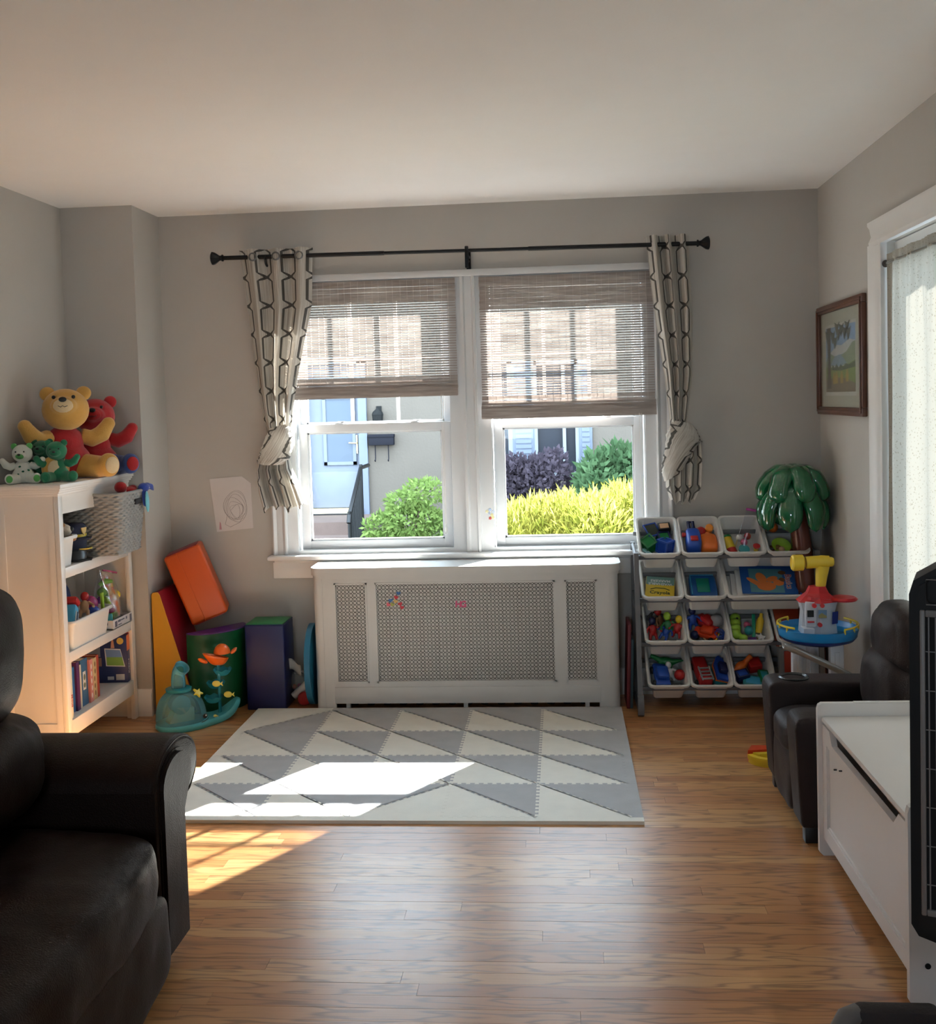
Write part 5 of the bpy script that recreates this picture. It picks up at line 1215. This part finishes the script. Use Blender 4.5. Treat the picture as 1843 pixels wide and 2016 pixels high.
ob('dog_ear', M().ell((.045, .035, .045), (.04, .022, .018), (0, .3, .5)), brownf, t, 180); ob('nose', M().ell((.072, .025, .08), .010), BLK, t, 180)
for k, (z, lb) in enumerate(((.832, 'black shiny cap, lowest of the cap stack on the top shelf'), (.877, 'navy cap with a gold leaf band, middle of the cap stack'), (.925, 'navy cap with a yellow badge, topmost of the cap stack'))):
    t = thing('play_hat', lb, 'hat', (-.15, -.845, z), (0, 0, -.2), 'hats on the top shelf')
    mm = BLK if k == 0 else mat('cap_navy', (.012, .016, .045), .8)
    ob('crown', M().lathe([(.066, 0), (.068, .030), (.072 if k else .055, .05), (.06, .064), (0, .066)], 24), mm, t, 60)
    m = M(); m.prism([(.02, -.062), (.075, -.05), (.105, 0), (.075, .05), (.02, .062)], .001, .006); ob('visor', m, BLK if k < 2 else mm, t)
    if k == 1: ob('gold_band', M().tube([(.095*math.cos(a)+.006, .055*math.sin(a), .008) for a in [-.8+1.6*q/8 for q in range(9)]], .003, 5), mat('gold_thread', (.55, .42, .06), .5), t)
    if k == 2: ob('gold_band', M().lathe([(.0688, .010), (.0695, .022)], 24), YEL, t); ob('badge', M().prism([(-.018, .05), (.018, .05), (.012, .03), (0, .018), (-.012, .03)], .068, .073, 'x'), mat('badge_gold', (.62, .40, .12), .5), t)
# ---- middle shelf
bn2 = bin_mesh(.40, .25, .125, .022).mesh('storage_bin', 40); bn2.materials.append(binm)
bkbin('storage_bin', bn2, (-.058, -.845, .601), 'wide white bin of toys on the middle shelf of the bookcase')
def ms(x, y, z, rot=(0, 0, 0)): return Matrix.Translation((x, y, z)) @ Euler(rot).to_matrix().to_4x4()
single('toy_disc', M().lathe([(0, -.008), (.105, -.008), (.115, 0), (.105, .008), (0, .008)], 32, 'x'), col('disc_blue', (.01, .055, .20)), 'large dark blue disc standing at the back of the wide bin', 'toy', mw=ms(-.23, -.82, .615, (0, .15, 0)))
t = thing('toy_train', 'red and sky blue striped toy at the near end of the wide bin', 'toy', mw=ms(-.13, -.985, .56, (-.5, 0, .2))); ob('train_body', M().box(-.03, .05, -.03, .03, 0, .10, .012), SKY, t); ob('train_roof', M().box(-.034, .054, -.034, .034, .10, .135, .014), RED, t)
for k in range(3): ob('stripe', M().box(.049, .052, -.024+.018*k, -.016+.018*k, .0, .07), WHT if k != 1 else BLK, t)
ob('train_base', M().box(-.035, .058, -.034, .034, -.02, .0, .008), RED, t)
t_figure(ms(-.11, -.83, .575, (-.5, 0, .3)), TAN, RED, 'tan toy figure in the middle of the wide bin', 1.15)
t_ball(ms(-.12, -.745, .585), col('toy_berry', (.28, .02, .12)), .036, 'berry red ball in the wide bin on the middle shelf')
t_ball(ms(-.095, -.765, .555), BLUE, .03, 'blue ball under the berry ball in the wide bin')
single('toy_stick', M().box(-.006, .006, -.010, .010, 0, .10, .003), LIME, 'lime green stick at the far end of the wide bin', 'toy', mw=ms(-.09, -.675, .56, (.1, 0, 0)))
t = thing('cardboard_tray', 'white printed cardboard tray under the zip bag on the middle shelf', 'tray', (-.145, -.505, .476)); tw_ = mat('tray_white', (.60, .60, .62), .6)
m = M(); m.box(-.075, .075, -.115, .105, 0, .004); m.box(.071, .075, -.115, .105, 0, .042); m.box(-.075, -.071, -.115, .105, 0, .042); m.box(-.071, .071, -.115, -.111, 0, .042); m.box(-.071, .071, .101, .105, 0, .042); ob('tray_body', m, tw_, t)
tp = mat('tray_print', (.10, .11, .16), .6)
for (y0, y1, z0, z1) in ((-.095, -.07, .008, .034), (-.06, -.03, .024, .034), (-.025, .015, .026, .032), (.03, .045, .022, .034), (.075, .098, .006, .036), (-.06, -.02, .010, .014)): ob('tray_mark', M().box(.0745, .0757, y0, y1, z0, z1), tp, t, 0)
for (x0, x1, z0, z1) in ((-.05, -.02, .01, .03), (.01, .05, .022, .034)): ob('tray_mark', M().box(x0, x1, -.1157, -.1145, z0, z1), tp, t, 0)
bag = thing('zip_bag', 'large clear zip bag of play food standing on the cardboard tray', 'bag', (-.145, -.505, .484))
m = M()
def fb2(u, v):
    a = 2*PI*u; w1 = 1-.15*v+.08*math.sin(PI*v); dp = (1-v)**.6
    return ((.062*dp*w1+.004)*math.cos(a)+.007*noise.noise((a*2, v*5, 2)), .098*w1*math.sin(a)+.006*noise.noise((a, v*7, 3)), .245*v+.02*v*math.sin(a)*-1)
m.grid(fb2, 36, 24); ob('bag_film', m, cbag, bag, 180); ob('bag_seal', M().box(-.004, .004, -.085, .085, .236, .246, .003).at((0, 0, 0)), col('seal_pink', (.45, .06, .18)), bag).rotation_euler = (-.22, 0, 0)
rr = random.Random(11)
foods = [('lime', LIME), ('green', col('food_green', (.16, .36, .05))), ('orange', ORG), ('yellow', YEL), ('purple', PUR), ('berry', col('toy_berry', (.28, .02, .12))), ('teal', TEAL), ('white', WHT)]
spots = [(0, -.05, .155, 1, 'sphere'), (.012, -.005, .150, 1, 'sphere'), (.022, .04, .085, 2, 'long'), (.02, .055, .125, 3, 'sphere'), (-.01, -.06, .11, 4, 'sphere'), (.0, .0, .195, 5, 'sphere'), (.022, -.055, .03, 6, 'block'), (.024, .03, .03, 7, 'sphere'), (.018, -.045, .115, 0, 'long'), (.0, .04, .18, 0, 'sphere'), (.02, -.005, .07, 5, 'sphere'), (.015, -.04, .20, 1, 'long'), (.026, .005, .04, 0, 'sphere'), (.0, .05, .045, 2, 'sphere')]
for i, (x, y, z, c_, shp) in enumerate(spots):
    nm_, mt = foods[c_]; m = M()
    if shp == 'sphere': m.ell((0, 0, 0), (.023, .025, .022), seg=14); m.ell((0, 0, .022), (.005, .005, .006), seg=8)
    elif shp == 'long': m.tube([(0, -.03, -.01), (0, 0, .006), (0, .03, .0)], [.010, .014, .009], 10)
    else: m.box(-.02, .02, -.03, .03, -.022, .022, .006)
    place_ = ['at the left', 'near the middle', 'near the right'][0 if y < -.03 else (1 if y < .025 else 2)]+' '+['low', 'halfway up', 'high'][0 if z < .06 else (1 if z < .14 else 2)]
    single('play_food', m, mt, '%s play food piece %s in the large zip bag' % (nm_ if i != 11 else 'long '+nm_, place_), 'play food', 'play food in the zip bag', (-.145+x, -.505+y, .484+z), (rr.uniform(-.4, .4), 0, rr.uniform(-1, 1)), smooth=60)
# ---- bottom shelf: books, puzzle box
books = [(.012, .245, 'white', (.70, .66, .52), 'white picture book with red lettering on its spine, nearest in the row'), (.020, .195, 'olive', (.36, .33, .12), 'olive green book, second from the near end of the row'), (.026, .195, 'azure', (.03, .14, .34), 'azure blue book, third from the near end'), (.016, .210, 'plum', (.09, .02, .10), 'dark plum book beside the azure blue book'),
         (.012, .190, 'ivory', (.66, .58, .44), 'thin ivory book beside the dark plum book'), (.044, .205, 'denim', (.035, .12, .24), 'thick denim blue book with a white label on its spine'), (.018, .190, 'rose', (.60, .22, .20), 'rose pink book right of the thick denim blue book'), (.024, .185, 'straw', (.62, .46, .24), 'straw coloured book with brown pictures on its spine'), (.016, .190, 'brick', (.45, .06, .03), 'brick red book at the far end of the row')]
y = -1.050
for i, (th, hh, cn, c_, lb) in enumerate(books):
    th *= 1.95 if i not in (5,) else 1.6; d_ = .16 if i else .19; x1 = -.085 if i == 0 else -.11-.004*(i % 3)
    t = thing('book', lb, 'book', (x1, y+th/2, .1905), (0, 0, 0), 'books on the bottom shelf'); cv = mat('book_'+cn, c_, .5, var=.12, vscale=30)
    m = M(); m.box(-d_, 0, -th/2, -th/2+.002, 0, hh); m.box(-d_, 0, th/2-.002, th/2, 0, hh); m.box(-.003, 0, -th/2, th/2, 0, hh, .0008); ob('cover', m, cv, t)
    ob('page_block', M().box(-d_+.003, -.004, -th/2+.002, th/2-.002, .003, hh-.004), mat('book_paper', (.68, .62, .50), .9), t)
    if i == 5: ob('spine_label', M().box(-.001, .0008, -.014, .014, .07, .15, .0005), WHT, t); ob('spine_drawing', M().ell((.001, 0, .125), (.0004, .009, .014)).ell((.001, 0, .09), (.0004, .010, .012)), col('label_ink', (.10, .14, .08)), t)
    if i == 0: text('lettering', 'shoes', .024, RED, t, (.0008, 0, .075), (PI/2, -PI/2, PI/2), .0003)
    if i in (7, 6):
        for q in range(5): ob('spine_drawing', M().ell((.0008, rr.uniform(-.005, .005), .03+.032*q), (.0004, .006, .012)), BRN if i == 7 else WHT, t)
    y += th+.0016
single('red_folder', M().box(-.12, 0, -.007, .007, 0, .265, .002), col('folder_red', (.50, .035, .02), .4), 'tall red folder standing against the far side of the bottom shelf', 'folder', loc=(-.085, -.3945, .1905))
single('red_folder', M().box(-.14, 0, -.005, .005, 0, .23, .002), col('folder_dark', (.36, .015, .02), .4), 'shorter dark red folder next to the tall red folder', 'folder', loc=(-.088, -.4065, .1905))
px = thing('puzzle_box', 'navy blue puzzle box with a landscape picture on the bottom shelf', 'box', (-.200, -.437, .1905), (0, 0, .10)); nav = col('box_navy', (.018, .032, .12), .4)
ob('carton', M().box(-.115, .115, -.024, .024, 0, .225, .001), nav, px)
bp_ = lambda nm, P, c_, h_: ob(nm, M().prism(P, -.0242-h_*.0003, -.0239, 'y'), mat('px_'+nm+str(h_), c_, .5), px, 0)
bp_('photo_frame', [(.015, .08), (.105, .075), (.085, .16), (.01, .165)], (.62, .64, .66), 1); bp_('photo_sky', [(.019, .12), (.093, .118), (.083, .155), (.014, .160)], (.16, .28, .55), 2); bp_('photo_grass', [(.02, .084), (.10, .080), (.092, .121), (.018, .123)], (.20, .38, .08), 3)
bp_('barcode', [(.06, .012), (.10, .012), (.10, .04), (.06, .04)], (.50, .50, .48), 1); bp_('info_panel', [(.02, .014), (.05, .014), (.05, .03), (.02, .03)], (.42, .44, .48), 1)
bp_('small_photo', [(-.10, .08), (-.005, .08), (-.005, .12), (-.10, .12)], (.24, .16, .12), 1); bp_('small_scene', [(-.10, .125), (-.01, .125), (-.01, .185), (-.09, .20)], (.20, .22, .26), 1); bp_('red_label', [(-.10, .16), (-.06, .16), (-.055, .20), (-.10, .20)], (.45, .05, .03), 2)
bp_('yellow_seal', [(.085+.016*math.cos(a), .198+.016*math.sin(a)) for a in [2*PI*q/20 for q in range(20)]], (.72, .50, .10), 1); bp_('emblem', [(.02+.014*math.cos(a), .205+.014*math.sin(a)) for a in [2*PI*q/16 for q in range(16)]], (.40, .40, .46), 1)
bp_('rocket', [(.04, .165), (.058, .165), (.054, .20), (.049, .212), (.044, .20)], (.55, .30, .22), 1)
ob('red_end', M().box(.1145, .1157, -.022, .022, .15, .223), ORG, px, 0); text('lettering', 'PUZZLE', .020, WHT, px, (.1158, 0, .075), (PI/2, -PI/2, PI/2), .0003)

# ------------------------------------------------------------------ foam climbing blocks
def vinyl_c(n_, c_): return mat(n_, c_, .42, bump=.10, bscale=14, var=.05)
vr, vo, vyl, vgn, vpu, vbl, vdg = vinyl_c('vinyl_red', (.27, .006, .018)), vinyl_c('vinyl_orange', (.58, .085, .008)), vinyl_c('vinyl_yellow', (.62, .30, .02)), vinyl_c('vinyl_dkgreen', (.004, .085, .028)), vinyl_c('vinyl_purple', (.075, .016, .14)), vinyl_c('vinyl_navy', (.006, .010, .075)), vinyl_c('vinyl_grass', (.012, .17, .045))
W_ = thing('foam_wedge', 'red and yellow foam wedge standing on end beside the bookcase', 'foam block', (.0, -.335, 0))
prof = [(.004, 0), (.20, 0), (.205, .02), (.042, .585), (.034, .596), (.010, .594), (.004, .585)]
ob('wedge_cover', M().prism(prof, .004, .30, 'y'), vr, W_, 30); ob('side_face', M().prism(prof, .0, .005, 'y'), vyl, W_, 30); ob('side_face', M().prism(prof, .299, .304, 'y'), vyl, W_, 30)
ob('seam', M().tube([(a, .003, b_) for a, b_ in prof], .0018, 5, True), vyl, W_, 60)
Hf = thing('foam_half_cylinder', 'green foam half cylinder with a purple top in the left corner', 'foam block', (.262, -.185, 0), (0, 0, R(-128)))
hp = [(.165*math.cos(a), -.115*math.sin(a)*-1) for a in [PI*k/22 for k in range(23)]]
hp = [(.165*math.cos(a), .115*math.sin(a)) for a in [PI*k/22 for k in range(23)]]
ob('block_cover', M().prism(hp, .0, .385), vgn, Hf, 40); ob('top_face', M().prism([(a*.995, b_*.995) for a, b_ in hp], .384, .392), vpu, Hf, 30); ob('seam', M().tube([(a, b_, .388) for a, b_ in hp], .0025, 6, True), vpu, Hf, 60)
Bf = thing('foam_block', 'navy blue upright foam block with a green top', 'foam block', (.529, -.17, 0))
ob('block_cover', M().box(-.097, .097, -.095, .095, 0, .418, .008, 3), vbl, Bf); ob('top_face', M().box(-.092, .092, -.090, .090, .414, .424, .005), vdg, Bf); ob('seam', M().tube([(-.094, -.092, .417), (.094, -.092, .417), (.094, .092, .417), (-.094, .092, .417)], .003, 6, True), vbl, Bf)
m = M(); m.grid(lambda u, v: (.098+.06*u, -.02+.01*math.sin(u*4)+.01*v, .20-.055*v+.035*(1-u)*1+.006*math.sin(u*7)), 10, 4); o = ob('care_label', m, mat('care_label', (.42, .41, .39), .8), Bf, 180); sd = o.modifiers.new('thick', 'SOLIDIFY'); sd.thickness = .001
Of = thing('foam_block', 'orange foam block leaning in the corner on top of the other blocks', 'foam block', (.158, -.118, .607), (0, R(-20.5), R(14)))
ob('block_cover', M().box(-.093, .093, -.085, .085, -.183, .183, .014, 3), vo, Of); ob('top_face', M().box(-.078, .078, -.077, .077, .180, .1855, .002), vr, Of); ob('bottom_face', M().box(-.078, .078, -.077, .077, -.1855, -.180, .002), vr, Of)
ob('seam', M().tube([(-.025, -.0855, .183), (-.025, -.0865, 0), (-.025, -.0855, -.183)], .0022, 6), vo, Of)

# ------------------------------------------------------------------ teal whale ball toy
wh = thing('whale_toy', 'clear teal whale ball drop toy with an orange pelican scoop', 'toy', (.215, -.515, 0), (0, 0, R(38)))
ct, ctd, tl = clear_mat('clear_teal', (.36, .74, .83), .22), clear_mat('clear_deep_teal', (.06, .42, .52), .5), col('whale_base', (.08, .42, .47), .3)
bpf = [(-.145, 0), (-.125, -.065), (-.06, -.105), (.03, -.105), (.10, -.075), (.17, -.05), (.235, -.04), (.275, 0), (.235, .04), (.17, .05), (.10, .075), (.03, .105), (-.06, .105), (-.125, .065)]
def smooth2(P, it=2):
    for _ in range(it):
        Q = []
        for i in range(len(P)):
            a, b_ = P[i], P[(i+1) % len(P)]; Q += [(a[0]*.75+b_[0]*.25, a[1]*.75+b_[1]*.25), (a[0]*.25+b_[0]*.75, a[1]*.25+b_[1]*.75)]
        P = Q
    return P
bs = smooth2(bpf); m = M(); N_ = len(bs); V = []
for s, z in ((.95, 0), (1, .008), (1, .022), (.94, .03)):
    V += [(a*s, b_*s, z+(.07*max(0, (a-.14)/.13)**2 if z > 0 else .05*max(0, (a-.14)/.13)**2)) for a, b_ in bs]
m.add(V, [(j*N_+i, j*N_+(i+1) % N_, (j+1)*N_+(i+1) % N_, (j+1)*N_+i) for j in range(3) for i in range(N_)]+[list(range(N_))[::-1], [3*N_+i for i in range(N_)]]); ob('base', m, tl, wh, 50)
m = M()
def dome(u, v):
    a = 2*PI*u; b_ = PI/2*v; q = math.cos(b_)**.75; x = -.022+.118*q*math.cos(a); y = .098*q*math.sin(a)
    return (x-.01*v, y, .028+.150*math.sin(b_)**.9)
m.grid(dome, 36, 16); ob('dome', m, ct, wh, 180)
ob('belly', M().prism([(-.09, .03), (.03, .03), (.03, .09), (-.05, .10)], -.03, .03, 'y'), col('whale_belly', (.50, .42, .32)), wh)
ob('wheel_drum', M().lathe([(.0, -.03), (.045, -.03), (.045, .03), (0, .03)], 18, 'y', (-.03, 0, .11)), ctd, wh)
m = M(); m.lathe([(.058, .172), (.060, .184), (.05, .188)], 22, c=(-.03, 0, 0)); ob('collar', m, ctd, wh)
m = M(); m.tube([(-.03, 0, .18), (-.03, 0, .235), (-.028, -.004, .258), (-.018, -.030, .285)], [.035, .032, .031, .036], 20, caps=False); o = ob('spout', m, ct, wh, 180); sd = o.modifiers.new('thick', 'SOLIDIFY'); sd.thickness = .004
for s in (-1, 1):
    e_ = ob('eye', M().ell((.065, s*.076, .052), (.011, .006, .011)), BLK, wh, 180); ob('eye_glint', M().ell((.067, s*.081, .056), .0035), WHT, e_, 180)
m = M(); m.tube([(.085-.004*k, -.066-.0045*k+.0002*k*k, .040-.001*k) for k in range(12)], .0016, 5); ob('mouth', m, BLK, wh)
m = M(); m.prism([((.026 if k % 2 == 0 else .011)*math.cos(k*PI/5), (.026 if k % 2 == 0 else .011)*math.sin(k*PI/5)) for k in range(10)], -.005, .005); o = ob('starfish', m, col('star_yellow', (.70, .62, .05)), wh); o.location = (.045, -.045, .158); o.rotation_euler = (.7, .35, 0)
m = M(); m.tube([(.165, 0, .03), (.165, 0, .285)], .008, 8); ob('tower_post', m, ctd, wh)
for k, z in enumerate((.205, .145, .085)):
    a0 = 1.2*k+.6; m = M()
    m.grid(lambda u, v: (.165+.03*math.cos(a0)+(.045*math.cos(2*PI*u))*(.35+.65*v), .03*math.sin(a0)+.045*math.sin(2*PI*u)*(.35+.65*v), z+.03*v*v+(.004*math.sin(2*PI*u*7) if v > .99 else 0)), 42, 6); o = ob('shell_cup', m, ctd, wh, 180)
for k, (x, y, z) in enumerate(((.135, -.045, .185), (.19, -.045, .125), (.115, -.07, .042))):
    s = 1 if k < 2 else .45; m = M(); m.ell((0, 0, 0), (.020*s, .006, .015*s)); m.prism([(.016*s, 0), (.031*s, .011*s), (.027*s, 0), (.031*s, -.011*s)], -.003, .003, 'y')
    o = ob('fish', m, col('fish_yellow', (.66, .58, .10)), wh); o.location = (x, y, z); o.rotation_euler = (0, 0, -.6)
pc = ob('pelican_scoop', M().grid(lambda u, v: (.165+(.062*math.cos(2*PI*u)-.012)*(.25+.75*v), .045*math.sin(2*PI*u)*(.25+.75*v), .262+.045*v*v+.018*math.cos(2*PI*u)*-v), 28, 8), col('pelican_orange', (.80, .14, .015), .3), wh, 180); sd = pc.modifiers.new('thick', 'SOLIDIFY'); sd.thickness = .004
ob('pelican_head', M().grid(lambda u, v: (.185+.045*math.cos(PI*v)*1.0*math.cos(.5), .040*math.sin(PI*v)*math.cos(PI*u), .315+.045*math.sin(PI*v)*math.sin(PI*u)), 14, 12), col('pelican_orange', (.80, .14, .015), .3), pc, 180)
for k in range(4): ob('feather', M().ell((.235+.006*k, -.02+.013*k, .318), (.018, .006, .007), (0, -.4, .2)), col('pelican_orange', (.80, .14, .015), .3), pc, 180)
ob('beak_tip', M().ell((.09, 0, .292), (.026, .018, .010), (0, .5, 0)), col('pelican_orange', (.80, .14, .015), .3), pc, 180)

# ------------------------------------------------------------------ bits tucked beside the radiator cover
single('foam_board', M().prism([(.15*math.cos(a), .30+.20*math.sin(a)) for a in [2*PI*k/32 for k in range(32)]], -.014, .014, 'x'), col('board_blue', (.012, .14, .25), .5), 'blue oval board standing on edge left of the radiator cover', 'board', loc=(.742, -.155, -.098))
pt = thing('push_toy', 'clear ball push toy with a red wheel left of the radiator cover', 'toy', (.690, -.150, 0), (0, 0, .2))
ob('ball_dome', M().ell((-.035, .04, .105), .048, seg=24), clear_mat('clear_dome', (.75, .76, .76), .16), pt, 180)
m = M(); m.tube([(-.055, 0, .04), (.0, 0, .085), (.045, 0, .13)], [.018, .020, .016], 12); ob('push_bar', m, WHT, pt, 60)
for s in (-.028, .075): ob('wheel', M().lathe([(0, -.014), (.030, -.014), (.034, -.008), (.034, .008), (.030, .014), (0, .014)], 22, 'y', (0, s, .034)), RED, pt)
for k, (x, y, z, mt) in enumerate(((-.05, .03, .08, ORG), (-.03, .05, .075, LIME), (-.025, .025, .085, PINK))): ob('bead', M().ell((x, y, z), .012), mt, pt, 180)
fbd = thing('folding_board', 'narrow dark red board leaning between radiator cover and toy rack', 'board', (2.272, -.17, 0), (0, .035, 0))
ob('board_panel', M().box(-.008, .008, -.10, .10, 0, .40, .003), mat('board_red', (.12, .012, .016), .5), fbd); ob('board_edge', M().box(.008, .022, -.09, .09, 0, .33, .003), mat('board_teal', (.03, .07, .08), .5), fbd)
# child's drawing on the wall
dw = thing('child_drawing', "child's pencil scribble on white paper pinned left of the window", 'drawing', (.318, -.003, .985), (0, R(-2.5), 0))
pw = mat('drawing_paper', (.60, .57, .56), .8)
o = ob('paper', M().prism([(-.108, .135), (.060, .138), (.104, .100), (.098, -.128), (-.092, -.136)], -.0008, .0, 'y'), pw, dw, 0)
gm = mat('graphite', (.20, .18, .18), .7)
for k in range(7):
    ex, ez, rx, rz_ = .012+.004*(k % 3), -.012-.004*k, .060-.006*k+.004*(k % 2), .078-.008*k
    ob('scribble', M().tube([(ex+rx*math.cos(a+k)*1.0, -.0012, ez+rz_*math.sin(a+k)+.01*math.sin(2*a+k)) for a in [2*PI*q/28*1.08 for q in range(28)]], .0006, 4), gm, dw, 60)
ob('scribble', M().tube([(-.03, -.0012, -.05), (-.045, -.0012, -.10), (-.02, -.0012, -.115), (.03, -.0012, -.095), (.06, -.0012, -.05)], .0007, 4), gm, dw, 60)
ob('pink_mark', M().prism([(-.078, -.125), (-.066, -.125), (-.068, -.092), (-.073, -.085)], -.0013, -.0008, 'y'), mat('pink_crayon', (.50, .26, .30), .8), dw, 0)
